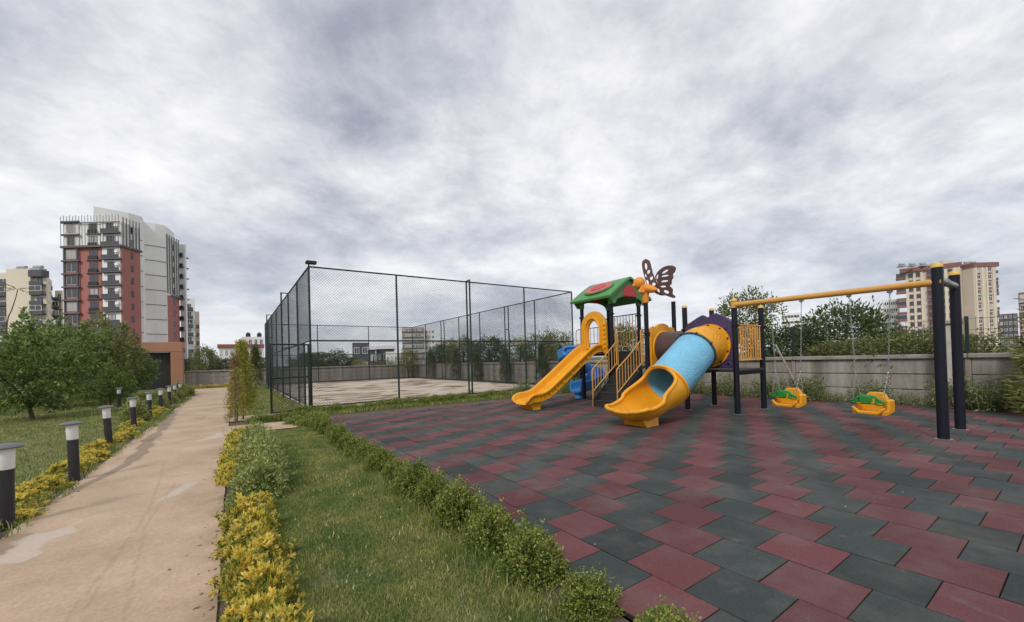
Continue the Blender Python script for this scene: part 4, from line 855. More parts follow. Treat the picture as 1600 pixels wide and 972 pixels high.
def swing_seat(ta, tb, label):
    pa, pb = A9 + (NB - A9) * ta, A9 + (NB - A9) * tb; mid = (pa + pb) / 2; ln = np.linalg.norm(pb - pa) + 0.02
    t = thing('hanging_swing', label, 'swing', (mid[0], mid[1], 0.30), math.atan2(pb[1] - pa[1], pb[0] - pa[0]) , 'toddler swing seats')
    # local: x along the beam (towards the near post), y pointing away from the path side
    hw = ln / 2
    hw *= .80
    def lp(name, mb, m, smooth=True, parent=None): return mb.build(name, m, parent or t, smooth=smooth)
    back = [(-hw, .05), (-hw + .05, .0), (hw - .05, .0), (hw, .05), (hw, .20), (hw - .06, .23), (hw - .10, .31), (hw - .14, .335), (-hw + .14, .335), (-hw + .10, .31), (-hw + .06, .23), (-hw, .20)]
    bk = plate('backrest', back, [], 0.055, M['yellow'], lambda a, b_, c: (a, 0.12 + c + 0.02 * b_, b_), t, 0.02)
    lp('seat', MB().cbox(-hw + .03, hw - .03, -0.13, 0.11, 0.015, 0.055, 0.018), M['yellow'], False)
    for s in (-1, 1):
        lp('side_wall', MB().sweep([(-.025, 0), (.025, 0), (.025, .05), (-.025, .05)], [(s * (hw - .03), 0.13, 0.10), (s * (hw - .03), 0.0, 0.07), (s * (hw - .03), -0.13, 0.05)], lat=[(1, 0, 0)] * 3), M['yellow'], False)
        lp('arm_rest', MB().cbox(s * (hw - .03) - .028, s * (hw - .03) + .028, -0.02, 0.15, 0.05, 0.235, 0.02), M['yellow'], False)
    fr = [(-hw, .10), (-hw + .07, .02), (-hw + .10, 0), (hw - .10, 0), (hw - .07, .02), (hw, .10), (hw - .03, .125), (hw - .10, .055), (-hw + .10, .055), (-hw + .03, .125)]
    plate('front_lip', fr, [], 0.05, M['yellow'], lambda a, b_, c: (a, -0.14 + c, b_), t, 0.018)
    bar = [(-hw, .15), (-hw + .09, .15), (-.10, .165), (.10, .165), (hw - .09, .15), (hw, .15), (hw, .225), (hw - .06, .235), (.13, .285), (.07, .31), (-.07, .31), (-.13, .285), (-hw + .06, .235), (-hw, .225)]
    hl = [[(-.20, .195), (-.115, .20), (-.12, .24), (-.17, .225)], [(.115, .20), (.20, .195), (.17, .225), (.12, .24)]]
    bb = plate('safety_bar', bar, hl, 0.045, M['green_seat'], lambda a, b_, c: (a, -0.165 + c, b_), t, 0.014)
    plate('medallion', ell(0, .235, .085, .062, 24), [], 0.035, M['green_seat'], lambda a, b_, c: (a, -0.195 + c, b_), t, 0.01)
    for s, pt in ((-1, pa), (1, pb)):
        top = pt[2] - 0.30; lx = s * (np.linalg.norm(pb - pa) / 2)
        lp('hanger', MB().tube([(lx, 0, top), (lx, 0, top - 0.10)], 0.014, 8).tube([(lx - 0.03, 0, top - 0.06), (lx + 0.03, 0, top - 0.06)], 0.022, 8), M['steel'])
        mb = MB(); bx2 = s * (hw - .03); jx = lx * .3 + bx2 * .7; chain(mb, (lx, 0, top - 0.08), (jx, 0, 0.66)); chain(mb, (jx, 0, 0.66), (bx2, 0.08, 0.235)); chain(mb, (jx, 0, 0.66), (bx2, -0.15, 0.225)); lp('chain', mb, M['steel'], False)
    return t
s1 = swing_seat(0.245, 0.425, 'yellow swing seat with green bar, the one nearer the climbing tower')
s2 = swing_seat(0.66, 0.83, 'yellow swing seat with green bar, the one nearer the two navy posts')
#@@LAMPS
# ================================================================ bollard lamps along the path
bspots = [(-1.61, 5.33), (-1.58, 7.02), (-1.77, 9.75), (-1.81, 12.15), (-1.84, 14.45), (-1.88, 16.9), (-1.89, 19.1), (-1.90, 20.9), (-1.92, 22.9)]
def bollard():
    t = thing('bollard_lamp', 'x', 'lamp', (0, 0, 0), 0, 'bollard lamps along the left edge of the path')
    MB().lathe([(0.075, 0.0), (0.075, 0.015), (0.050, 0.022), (0.049, 0.51)], (0, 0, 0), 20).build('post', M['bollard_black'], t, smooth=True)
    MB().lathe([(0.048, 0.512), (0.052, 0.52), (0.054, 0.685), (0.050, 0.69)], (0, 0, 0), 20).build('diffuser', M['diffuser'], t, smooth=True)
    MB().lathe([(0.092, 0.692), (0.106, 0.699), (0.106, 0.705), (0.085, 0.718), (0.04, 0.727), (0.0, 0.730)], (0, 0, 0), 24).build('cap', M['bollard_cap'], t, smooth=True)
    return t
b0 = bollard()
blab = ['nearest bollard lamp, cut by the left edge of the picture'] + [f'black bollard lamp with white collar, {ORD[k]} from the near end of the path' for k in range(1, 9)]
for i, (x, y) in enumerate(bspots):
    o = b0 if i == 0 else copy_tree(b0); o.location = (x, y, 0.0); o.rotation_euler = (R(random.gauss(0, 1.2)), R(-2.0 + random.gauss(0, 1.0)) if i in (1, 2, 3) else R(random.gauss(0, 0.8)), random.random()); o['label'] = blab[i]
lo = copy_tree(b0); lo.location = (-3.3, 19.6, 0); lo['label'] = 'bollard lamp standing apart on the lawn under the garden trees'
#@@PLANTS
# ================================================================ plants
def leaf_quads(C, D, ln, wd, rg, cup=0.25):
    """one rhombic leaf per centre C pointing along D (n,3)"""
    n = len(C); D = D / np.linalg.norm(D, axis=1, keepdims=True); A = rg.normal(size=(n, 3)); S = np.cross(D, A); S /= np.linalg.norm(S, axis=1, keepdims=True) + 1e-9; Nn = np.cross(S, D)
    ln = np.broadcast_to(ln, n)[:, None] * rg.uniform(0.65, 1.25, (n, 1)); wd = np.broadcast_to(wd, n)[:, None] * rg.uniform(0.75, 1.2, (n, 1))
    V = np.stack([C, C + D * ln * 0.5 + S * wd * 0.5 + Nn * wd * cup, C + D * ln, C + D * ln * 0.5 - S * wd * 0.5 + Nn * wd * cup], 1).reshape(-1, 3)
    F = np.arange(4 * n).reshape(n, 4); return V, F
def sphere_dirs(n, rg):
    v = rg.normal(size=(n, 3)); return v / np.linalg.norm(v, axis=1, keepdims=True)
def lumpy(dirs, seed, amp=0.28, f=2.2):                   # radius factor by direction, so that outlines are uneven
    return 1 + amp * (fbm(dirs[:, 0] * f + 10 + seed, dirs[:, 1] * f + dirs[:, 2] * f * 1.3 + 20, seed, 3) - 0.45) * 2
def stems_mesh(name, pts, r, m, parent, base=(0, 0, 0)):
    mb = MB()
    for p in pts:
        q = catmull([base, tuple(np.array(base) * 0.6 + np.array(p) * 0.4 + rng.normal(size=3) * 0.02), p], 5); mb.tube([tuple(x) for x in q], r, 5, True, r * 0.35)
    return mb.build(name, m, parent)
def bush_mesh(name, seed, rx, ry, h, n_sprig, per, ll, lw, upness=0.5, inner=0.25, z0=0.02, whorl=False):
    """sprigs of leaves on the skin of a lumpy mound, thinner inside"""
    rg = np.random.default_rng(seed); d = sphere_dirs(n_sprig, rg); d[:, 2] = np.abs(d[:, 2]) * 1.0 - 0.18
    rad = lumpy(d, seed, 0.5, 2.9) * rg.uniform(0.72, 1.04, n_sprig); k = rg.random(n_sprig) < inner; rad[k] *= rg.uniform(0.3, 0.85, k.sum())
    kk = rg.random(n_sprig) < 0.10; rad[kk] *= rg.uniform(1.05, 1.28, kk.sum())
    P = d * rad[:, None] * np.array([rx, ry, h]); P[:, 2] = np.maximum(P[:, 2] + 0.12 * h, z0)
    sd_ = d + np.array([0, 0, upness]); sd_ /= np.linalg.norm(sd_, axis=1, keepdims=True)
    C = np.repeat(P, per, 0) + rg.normal(size=(n_sprig * per, 3)) * ll * 0.45 + np.repeat(sd_, per, 0) * (rg.random((n_sprig * per, 1)) * ll * 1.6)
    D = np.repeat(sd_, per, 0) * 0.8 + rg.normal(size=(n_sprig * per, 3)) * 0.75
    if whorl:                                            # rosettes: leaves fan out from the tip of each shoot
        G = rg.normal(size=(n_sprig * per, 3)); G /= np.linalg.norm(G, axis=1, keepdims=True); C = np.repeat(P, per, 0) + np.repeat(sd_, per, 0) * (rg.random((n_sprig * per, 1)) * ll * 0.5); D = np.repeat(sd_, per, 0) * 0.75 + G * 0.8
    C[:, 2] = np.maximum(C[:, 2], z0)
    V, F = leaf_quads(C, D, ll, lw, rg); return fast_mesh(name, V, F)
VAR = {}
def bush(name, kind, label, cat, loc, s, rz, group):
    t = thing(name, label, cat, loc, rz, group)
    me_out, me_in, mo, mi, hs = VAR[kind][random.randrange(len(VAR[kind]))]
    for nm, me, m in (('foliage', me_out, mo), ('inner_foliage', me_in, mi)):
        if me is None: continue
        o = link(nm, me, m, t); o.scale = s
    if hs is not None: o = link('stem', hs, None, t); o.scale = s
    return t
def stem_only(h, n, rr, seed):
    rg = np.random.default_rng(seed); mb = MB()
    for i in range(n):
        a = rg.uniform(0, 6.28); e = (math.cos(a) * h * 0.5, math.sin(a) * h * 0.5, h * rg.uniform(0.6, 0.95)); mb.tube([(0, 0, -0.03), (e[0] * 0.35, e[1] * 0.35, e[2] * 0.5), e], rr, 5, True, rr * 0.4)
    o = mb.build('tmp', M['bark']); me = o.data; bpy.data.objects.remove(o); return me
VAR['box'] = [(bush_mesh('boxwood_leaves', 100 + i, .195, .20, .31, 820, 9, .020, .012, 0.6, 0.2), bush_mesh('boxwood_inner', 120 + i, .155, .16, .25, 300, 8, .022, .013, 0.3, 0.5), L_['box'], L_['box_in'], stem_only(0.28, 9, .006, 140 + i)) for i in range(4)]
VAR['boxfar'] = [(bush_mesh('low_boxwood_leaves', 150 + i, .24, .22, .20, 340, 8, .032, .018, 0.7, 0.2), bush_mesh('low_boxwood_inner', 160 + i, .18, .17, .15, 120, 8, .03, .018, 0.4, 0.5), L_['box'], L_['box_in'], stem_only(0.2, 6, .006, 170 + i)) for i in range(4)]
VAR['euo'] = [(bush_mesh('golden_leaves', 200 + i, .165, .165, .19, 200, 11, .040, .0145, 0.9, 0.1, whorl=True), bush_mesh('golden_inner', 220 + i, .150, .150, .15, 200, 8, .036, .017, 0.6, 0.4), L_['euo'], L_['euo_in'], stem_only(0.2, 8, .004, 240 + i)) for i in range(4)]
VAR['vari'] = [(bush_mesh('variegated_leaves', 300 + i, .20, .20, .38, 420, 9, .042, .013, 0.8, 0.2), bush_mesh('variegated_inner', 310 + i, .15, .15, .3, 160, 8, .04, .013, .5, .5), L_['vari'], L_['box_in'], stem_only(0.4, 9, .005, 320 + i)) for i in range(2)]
HG = 'clipped boxwood shrubs between the lawn and the rubber floor'
hy = [1.06, 1.52, 1.98, 2.42, 2.95, 3.45, 3.95, 4.48, 5.0, 5.5, 6.05, 6.6, 7.15, 7.7, 8.25, 8.8, 9.3]
hs_ = [0.85, 0.74, 0.98, 1.08, 1.02, 0.92, 0.98, 0.86, 0.92, 0.84, 0.95, 0.9, 0.98, 0.92, 0.9, 1.0, 0.95]
for i, y in enumerate(hy):
    s = hs_[i]
    bush('boxwood_shrub', 'box', f'clipped boxwood shrub in the row along the rubber floor, {ORD[i]} from the near end', 'shrub', (1.46 + random.uniform(-.03, .03), y, 0.0), (s * random.uniform(.88, 1.05), s * random.uniform(.85, 1.05), s * random.uniform(.85, 1.08)), random.uniform(0, 6.28) if False else random.choice((0, math.pi)) + random.uniform(-.2, .2), HG)
fx = np.arange(1.5, 7.9, 0.42)
for i, x in enumerate(fx):
    bush('low_shrub', 'boxfar', f'low sprawling shrub at the foot of the court fence, {ORD[i]} from the gate', 'shrub', (x, 11.15 + 0.105 * x + random.uniform(-.08, .08) if False else 11.95 + random.uniform(-.10, .12), 0), (random.uniform(.95, 1.25), random.uniform(.9, 1.2), random.uniform(.75, 1.2)), random.uniform(0, 6.28), 'low shrubs along the foot of the court fence')
for i, (x, y) in enumerate([(1.35, 9.85), (1.2, 10.3), (1.0, 11.35), (1.35, 11.25), (1.62, 11.0), (1.6, 10.4), (0.55, 11.4)]):
    bush('low_shrub', 'boxfar', f'spreading low shrub beside the side path near the court gate, {ORD[i]} of the seven', 'shrub', (x, y, 0), (1.05, 1.05, random.uniform(.7, 1.0)), random.uniform(0, 6.28), 'spreading shrubs by the side path')
# golden euonymus edging, right of the path
gy = [(0.15, 2.12), (0.06, 2.36), (0.13, 2.62), (0.05, 2.92), (0.14, 3.18), (0.06, 3.48), (0.14, 3.78), (0.07, 4.08), (0.16, 4.3)]
k = 0
for i, (x, y) in enumerate(gy):
    bush('golden_shrub', 'euo', f'golden-leaved shrub edging the right side of the path, {ORD[i]} from the near end', 'shrub', (x, y, 0), (random.uniform(.74, .92), random.uniform(.74, .95), random.uniform(.85, 1.15)), random.uniform(0, 6.28), 'golden shrubs edging the right side of the path')
for i, (x, y) in enumerate([(0.02, 5.6), (0.0, 5.95), (0.02, 6.3), (0.05, 6.7), (0.03, 7.1), (0.06, 7.5), (0.05, 8.0), (0.08, 8.5)]):
    bush('golden_shrub', 'euo', f'golden-leaved shrub against the pale variegated bushes, {ORD[i]} from the near end', 'shrub', (x, y, 0), (.95, .95, random.uniform(1.0, 1.35)), random.uniform(0, 6.28), 'golden shrubs beside the variegated bushes')
for i, (x, y, s) in enumerate([(0.20, 4.75, .95), (0.24, 5.2, 1.1), (0.22, 5.7, 1.12), (0.24, 6.2, 1.0), (0.26, 6.7, 1.05), (0.28, 7.3, 1.1)]):
    bush('variegated_shrub', 'vari', f'pale grey-green variegated shrub beside the path, {ORD[i]} from the near end', 'shrub', (x, y, 0), (s, s, s), random.uniform(0, 6.28), 'pale variegated shrubs beside the path')
# golden edging by the lamps, left of the path
ly = np.concatenate([np.arange(4.95, 7.0, 0.30), np.arange(7.6, 11.2, 0.33), np.arange(12.0, 17.5, 0.42)])
for i, y in enumerate(ly):
    x = -1.60 - 0.02 * max(0, y - 6) - random.uniform(0.02, 0.26)
    bush('golden_shrub', 'euo', f'golden-leaved shrub among the lamps left of the path, {ORD[i]} from the near end', 'shrub', (x, y, 0), (random.uniform(.7, 1.0), random.uniform(.8, 1.05), random.uniform(.5, .95)), random.uniform(0, 6.28), 'golden shrubs among the bollard lamps')
for i, x in enumerate(np.arange(-2.2, 0.2, 0.45)):
    bush('golden_shrub', 'euo', f'golden-leaved shrub in the far bed before the end wall, {ORD[i]} from the gate portal', 'shrub', (x, 33.1, 0), (1.6, 1.4, 1.1), random.uniform(0, 6.28), 'golden shrubs in the far bed')
for i, (x, y, s) in enumerate([(-2.0, 13.6, 1.25), (-1.95, 17.6, .9), (-1.9, 19.9, .9), (-1.85, 21.5, 1.0), (-2.05, 23.8, 1.5), (-1.7, 24.6, 1.0)]):
    bush('variegated_shrub', 'vari', f'loose pale shrub growing between the lamps, {ORD[i]} from the near end', 'shrub', (x, y, 0), (s, s, s * 1.15), random.uniform(0, 6.28), 'loose pale shrubs between the lamps')

# ---------------------------------------------------------------- trees
def tree_meshes(seed, h, rx, ry, crown0, nclu, per, spread, ll, lw, trunk_r, up=0.2, flat=1.0, whorl=False):
    rg = np.random.default_rng(seed); d = sphere_dirs(nclu, rg); rad = lumpy(d, seed, 0.75 if whorl else 0.42, 2.3 if whorl else 1.9) * rg.uniform(0.35, 1.0, nclu) ** 0.55
    cz = (h + crown0) / 2; hz_ = (h - crown0) / 2
    P = d * rad[:, None] * np.array([rx, ry, hz_ * flat]); P[:, 2] += cz; P[:, 2] = np.maximum(P[:, 2], crown0 * 0.7 + 0.1)
    if whorl:                                            # a few long shoots standing out of the crown
        ns_ = nclu // 14; hi = np.argsort(-P[:, 2])[:nclu // 3]; src = P[rg.choice(hi, 6)]
        for q in range(ns_): b0_ = src[q % 6]; f_ = (q // 6 + 1) / (ns_ // 6 + 1); P[q] = b0_ + np.array([0.10 * math.sin(q % 6 * 2.1), 0.10 * math.cos(q % 6 * 1.7), 0.62]) * f_ * (0.6 + 0.5 * ((q % 6) % 3) / 2)
    od = d + np.array([0, 0, up]); n = nclu * per
    G = rg.normal(size=(n, 3)); C = np.repeat(P, per, 0) + G * spread * rg.uniform(.5, 1.2, (n, 1)); D = np.repeat(od, per, 0) * 0.7 + G * 0.6 + rg.normal(size=(n, 3)) * 0.5 + np.array([0, 0, -0.15])
    if whorl:                                            # leaves radiating from twig ends
        Gn = G / np.linalg.norm(G, axis=1, keepdims=True); C = np.repeat(P, per, 0) + Gn * spread * 0.35; D = Gn + np.repeat(od, per, 0) * 0.55 + np.array([0, 0, -0.1])
    V, F = leaf_quads(C, D, ll, lw, rg); crown = fast_mesh('crown', V, F)
    mb = MB(); th = max(crown0, 0.25) + 0.25 * (h - crown0); lean = rg.normal(size=2) * 0.05 * h
    mb.tube([(0, 0, -0.08), (lean[0] * .4, lean[1] * .4, th * .5), (lean[0], lean[1], th), (lean[0] * 1.3, lean[1] * 1.3, cz + hz_ * .4)], [trunk_r * 1.15, trunk_r, trunk_r * .8, trunk_r * .25], 8)
    idx = rg.permutation(nclu)[:14]
    for i in idx:
        z0 = rg.uniform(0.5, 1.0) * th; s = np.array([lean[0] * z0 / th, lean[1] * z0 / th, z0]); e = P[i]; m_ = s * 0.5 + e * 0.5 + np.array([0, 0, -0.05 * h]); mb.tube([tuple(s), tuple(m_), tuple(e)], [trunk_r * .5, trunk_r * .3, trunk_r * .1], 5)
    o = mb.build('trunk', M['bark'], smooth=True); tm = o.data; bpy.data.objects.remove(o); return crown, tm
TV = {}
def tree(kind, name, label, loc, s, group, rz=None):
    cr_, tm, m = TV[kind][0]; TV[kind].append(TV[kind].pop(0))
    t = thing(name, label, 'tree', loc, random.uniform(0, 6.28) if rz is None else rz, group)
    o = link('crown', cr_, m, t); o.scale = s; o2 = link('trunk', tm, None, t); o2.scale = s; return t
TV['garden'] = [(*tree_meshes(400 + i, 2.75, 1.3, 1.3, 0.28, 560, 14, .12, .15, .052, .05, .35, 1.0, True), L_['citrus']) for i in range(4)]
TV['garden_new'] = [(*tree_meshes(410, 2.95, 1.35, 1.35, 0.4, 560, 14, .12, .15, .052, .05, .5, 1.0, True), L_['citrus_new'])]
TV['dark'] = [(*tree_meshes(420 + i, 4.0, 2.0, 2.0, 0.8, 230, 30, .22, .20, .085, .10), L_['dark']) for i in range(3)]
TV['mid'] = [(*tree_meshes(430 + i, 4.0, 1.7, 1.7, 0.9, 170, 30, .22, .18, .08, .09), L_['mid']) for i in range(3)]
TV['light'] = [(*tree_meshes(440 + i, 3.4, 1.0, 1.0, 0.8, 90, 28, .18, .15, .06, .06), L_['light']) for i in range(2)]
TV['open'] = [(*tree_meshes(450, 4.2, 1.3, 1.3, 1.7, 130, 34, .17, .15, .065, .07, .5), L_['mid'])]
GT = 'bushy garden trees on the left lawn'
for x, y, s, lab in ((-4.60, 17.0, .90, 'bushy broad-leaved garden tree nearest the path lamps, crown low to the lawn'), (-8.3, 18.6, .85, 'bushy garden tree cut by the left edge of the picture'), (-5.45, 21.6, 1.1, 'tall bushy garden tree in the second row, below the brick red tower'),
                     (-3.65, 20.4, .52, 'small bushy tree standing in front of the larger garden trees'), (-4.2, 26.2, .95, 'bushy garden tree beside the terracotta gate portal'), (-8.8, 24.0, 1.05, 'bushy garden tree below the cream apartment block'), (-6.6, 27.0, 1.1, 'bushy garden tree at the back, between the cream block and the tower')):
    tree('garden', 'garden_tree', lab, (x, y, 0), (s, s, s), GT)
tree('garden_new', 'garden_tree', 'garden tree with coppery young leaves on top before the red tower', (-4.5, 23.6, 0), (1.0, 1.0, 1.08), GT)
def px_tree(kind, name, label, px, D, topy, wpx, group):
    p = col_at(px, D); h = z_at(px, topy, D) * (.86 if px < 1000 else .97); ref = {'dark': (4.0, 2.0), 'mid': (4.0, 1.7), 'light': (3.4, 1.0), 'open': (4.2, 1.3)}[kind]
    w = wpx / 2 / FPX * D; tree(kind, name, label, (p[0], p[1], -0.05), (w / ref[1] / 1.05, w / ref[1] / 1.05, h / ref[0] / 0.97), group)
GB_ = 'trees beyond the boundary wall'
# right-hand trees stand behind the wall at X = 13, far ones behind the end wall at Y = 34.6
px_tree('open', 'roadside_tree', 'slender open-crowned tree behind the swing beam and the yellow railing', 1172, 13.6, 452, 80, GB_)
px_tree('dark', 'roadside_tree', 'large dark rounded tree behind the wall between the two swing seats', 1320, 12.9, 478, 120, GB_)
px_tree('dark', 'roadside_tree', 'dark leafy tree behind the wall left of the nearer-tower swing seat', 1238, 13.4, 508, 110, GB_)
px_tree('dark', 'roadside_tree', 'dark bushy tree behind the wall, under the white slab building', 1385, 12.0, 512, 70, GB_)
px_tree('mid', 'roadside_tree', 'green tree seen through the balusters of the roofed tower', 975, 19, 492, 66, GB_)
px_tree('light', 'roadside_tree', 'light green tree above the blue scroll of the spiral slide', 872, 23, 500, 54, GB_)
px_tree('mid', 'roadside_tree', 'leafy tree beside the wall pillar behind the court', 845, 24, 512, 70, GB_)
px_tree('light', 'roadside_tree', 'pale green tree in the middle of the court right-hand side', 806, 25, 518, 44, GB_)
px_tree('dark', 'roadside_tree', 'dark tree left of the pale green one beyond the court', 765, 27, 520, 66, GB_)
px_tree('mid', 'roadside_tree', 'dull green tree beyond the court near the doubled fence post', 725, 30, 518, 60, GB_)
px_tree('dark', 'roadside_tree', 'dark tree below the pale far tower block', 690, 33, 530, 50, GB_)
px_tree('light', 'roadside_tree', 'yellowish green tree beside the second court post', 638, 34, 535, 36, GB_)
px_tree('dark', 'roadside_tree', 'broad dark tree behind the end wall, left in the court', 520, 38, 543, 80, GB_)
px_tree('light', 'roadside_tree', 'small light green tree by the slate house', 560, 37, 556, 26, GB_)
px_tree('mid', 'roadside_tree', 'young round-headed tree behind the wall right of the gate portal', 320, 40, 533, 36, GB_)
px_tree('dark', 'roadside_tree', 'dark bush beyond the end wall, just right of the gate portal', 302, 42, 555, 30, GB_)
px_tree('dark', 'roadside_tree', 'dark bush beyond the end wall, before the red and white house', 348, 42, 554, 40, GB_)
px_tree('dark', 'roadside_tree', 'dark bush beyond the end wall, behind the thin conifers', 395, 42, 552, 44, GB_)
px_tree('dark', 'roadside_tree', 'dark tree cluster left of the slate house', 480, 40, 548, 50, GB_)
px_tree('mid', 'roadside_tree', 'low green tree between the slate house and the pillar', 598, 37, 558, 40, GB_)
px_tree('mid', 'roadside_tree', 'leafy tree behind the tunnel and the tube slide', 1055, 16, 522, 60, GB_)
# thicket behind the right wall
for i in range(8):
    px = 1400 + i * 27; D = 11.0 - i * 0.55; p = col_at(px, D)
    if p[0] < 13.6: p = p + FW * ((13.6 - p[0]) / FW[0])
    hh = 1.62 + random.uniform(-.05, .12); tree('mid' if i % 2 else 'light', 'thicket_bush', f'light green bush behind the wire fence right of the navy posts, {ORD[i]} from the left', (p[0] + .5, p[1], 0), (.6, .6, hh / 3.9), 'bushes behind the right wall')
# thin conifers
def conifer_mesh(seed, h, r0, n, ll, lw, droop=0.0, open_=0.0, p=0.85):
    rg = np.random.default_rng(seed); z = rg.random(n) ** 0.8; a = rg.uniform(0, 6.28, n); rr = r0 * (1 - z) ** p * (0.35 + 0.65 * rg.random(n) ** 0.5) * (1 + 0.35 * np.sin(a * 3 + z * 17 + seed)) + 0.01
    P = np.stack([rr * np.cos(a), rr * np.sin(a), 0.06 * h + z * h * 0.93], 1); o = np.stack([np.cos(a), np.sin(a), np.full(n, 1.1 - droop)], 1)
    per = 9; C = np.repeat(P, per, 0) + rg.normal(size=(n * per, 3)) * ll * 0.55; D = np.repeat(o, per, 0) + rg.normal(size=(n * per, 3)) * 0.45
    V, F = leaf_quads(C, D, ll, lw, rg); return fast_mesh('foliage', V, F)
def conifer(label, loc, h, r0, m, seed, n=420, ll=.07, lw=.02, droop=0.0, p=0.85, group='young conifers', tk=1.0):
    t = thing('conifer', label, 'tree', loc, 0, group); link('crown', conifer_mesh(seed, h, r0, n, ll, lw, droop, 0, p), m, t)
    MB().tube([(0, 0, -0.05), (0.01, 0.0, h * .5), (0, 0, h * .95)], [.022 * tk, .016 * tk, .005 * tk], 7).build('trunk', M['bark'], t); return t
conifer('yellow-green columnar conifer beside the path', (0.20, 12.15, 0), 1.95, .32, L_['thuja'], 501, 760)
conifer('half-dead brown conifer with a bare stem beside the path', (0.03, 10.9, 0), 1.62, .15, L_['thuja_dead'], 502, 130, .06, .014, tk=.5)
conifer('thin yellowish conifer standing close behind the brown one', (0.07, 11.7, 0), 1.25, .16, L_['thuja'], 503, 240)
conifer('dark columnar conifer behind, next to the end wall', (1.05, 26.5, 0), 2.45, .42, L_['thuja_dark'], 504, 420, .11, .035)
for i, (x, y, h) in enumerate([(12.55, 29.2, 2.2), (12.6, 25.0, 2.1), (12.58, 18.9, 1.9), (12.56, 15.6, 2.0), (12.6, 22.1, 1.8), (12.55, 13.4, 1.7)]):
    conifer(f'young dark conifer between the court fence and the wall, {ORD[i]} of the row', (x, y, 0), h, .34, L_['thuja_dark'], 510 + i, 300, .10, .03, group='conifers along the right side of the court')
conifer('feathery light green conifer at the right edge of the picture', (11.70, 0.40, 0), 2.1, .5, L_['conifer'], 520, 700, .16, .022, 0.75, 0.6)
conifer('feathery conifer foliage low at the right edge, in front of the wall', (12.1, 0.25, 0), 1.1, .4, L_['conifer'], 521, 300, .15, .022, 0.7, 0.6)

# weeds along the foot of the right wall
def weed_mesh(seed, n, h):
    rg = np.random.default_rng(seed); mb_v, mb_f = [], []; C, D = [], []
    for i in range(n):
        a = rg.uniform(0, 6.28); b_ = rg.random() ** .5 * .22; hh = h * rg.uniform(.5, 1.1); tip = np.array([math.cos(a) * (b_ + .25 * hh * rg.random()), math.sin(a) * (b_ + .25 * hh * rg.random()), hh]); bs_ = np.array([math.cos(a) * b_, math.sin(a) * b_, 0])
        for k in range(9):
            f = rg.uniform(.1, 1); C.append(bs_ + (tip - bs_) * f + rg.normal(size=3) * .02); D.append(rg.normal(size=3) * .8 + np.array([0, 0, .5]))
        for k in range(2): C.append(bs_ * (1 - .45 * k) + tip * .45 * k); D.append((tip - bs_))
    C, D = np.array(C), np.array(D); ll = np.where(np.arange(len(C)) % 11 >= 9, h * .55, .10); lw = np.where(np.arange(len(C)) % 11 >= 9, .012, .026)
    V, F = leaf_quads(C, D, ll, lw, rg); return fast_mesh('foliage', V, F)
WM = [weed_mesh(600 + i, 46, .62) for i in range(4)]
wy = np.concatenate([np.arange(0.75, 9.6, 0.27), np.arange(9.8, 12.6, .5)])
for i, y in enumerate(wy):
    x = 12.50 + random.uniform(-.15, .12) if y < 10 else 11.9 + random.uniform(-.4, .4)
    t = thing('weed_clump', f'tall weeds at the foot of the wall behind the swings, {ORD[i]} from the right', 'weeds', (x, y, 0.0), random.uniform(0, 6.28), 'weed clumps along the right wall')
    s = random.uniform(.5, 1.15) * (1.2 if y < 1.3 else 1.0) if not (3.3 < y < 4.0 or 2.0 < y < 2.6) else .5; o = link('foliage', WM[i % 4], L_['weed'], t); o.scale = (s, s, s * random.uniform(.8, 1.15))
for i, (x, y) in enumerate([(8.1, 11.5), (8.6, 11.7), (9.1, 11.45), (9.6, 11.6), (10.1, 11.4), (10.6, 11.6), (11.1, 11.3), (11.5, 11.0)]):
    t = thing('weed_clump', f'weeds behind the spiral slide at the end of the rubber floor, {ORD[i]} from the left', 'weeds', (x, y, 0.0), random.uniform(0, 6.28), 'weed clumps at the far end of the rubber floor')
    o = link('foliage', WM[i % 4], L_['weed'], t); s = random.uniform(.6, .95); o.scale = (s, s, s)

# ---------------------------------------------------------------- grass
def grass(name, label, x0, x1, y0, y1, n, h, w, m, seed, keep=None, zf=bumps, ypow=1.0):
    rg = np.random.default_rng(seed); X = rg.uniform(x0, x1, n); Y = y0 + (y1 - y0) * rg.random(n) ** ypow
    k = fbm(X * 2.2, Y * 2.2, seed) + 0.35 * rg.random(n) > 0.42
    if keep is not None: k &= keep(X, Y)
    X, Y = X[k], Y[k]; n = len(X); Z = 0.018 + zf(X, Y); tuft = 0.25 + 1.6 * fbm(X * 2.1, Y * 2.1, seed + 3)
    hh = h * tuft * rg.uniform(.45, 1.25, n); a = rg.uniform(0, 6.28, n); le = hh * rg.uniform(.15, .95, n); ww = w * rg.uniform(.7, 1.3, n)
    bx_, by2 = np.cos(a), np.sin(a); c = rg.uniform(0, 6.28, n); sx, sy = np.cos(c) * ww / 2, np.sin(c) * ww / 2
    P = np.stack([X, Y, Z], 1); mid = P + np.stack([bx_ * le * .35, by2 * le * .35, hh * .6], 1); tip = P + np.stack([bx_ * le, by2 * le, hh * .92], 1); S = np.stack([sx, sy, np.zeros(n)], 1)
    V = np.stack([P - S, P + S, mid + S * .7, mid - S * .7, tip], 1).reshape(-1, 3); b_ = np.arange(n)[:, None] * 5
    F = np.concatenate([b_ + np.array([0, 1, 2]), b_ + np.array([0, 2, 3]), b_ + np.array([3, 2, 4])]); me = fast_mesh(name, V, F); o = link(name, me, m); tag(o, label, 'grass', kind='stuff'); return o
grass('grass', 'mown grass of the strip between the path edging and the boxwood row', 0.24, 1.36, 0.2, 5.0, 140000, .032, .004, L_['grass'], 701)
grass('grass', 'mown grass at the far end of the strip beside the side path', 0.26, 1.36, 5.0, 9.55, 70000, .035, .0052, L_['grass'], 702)
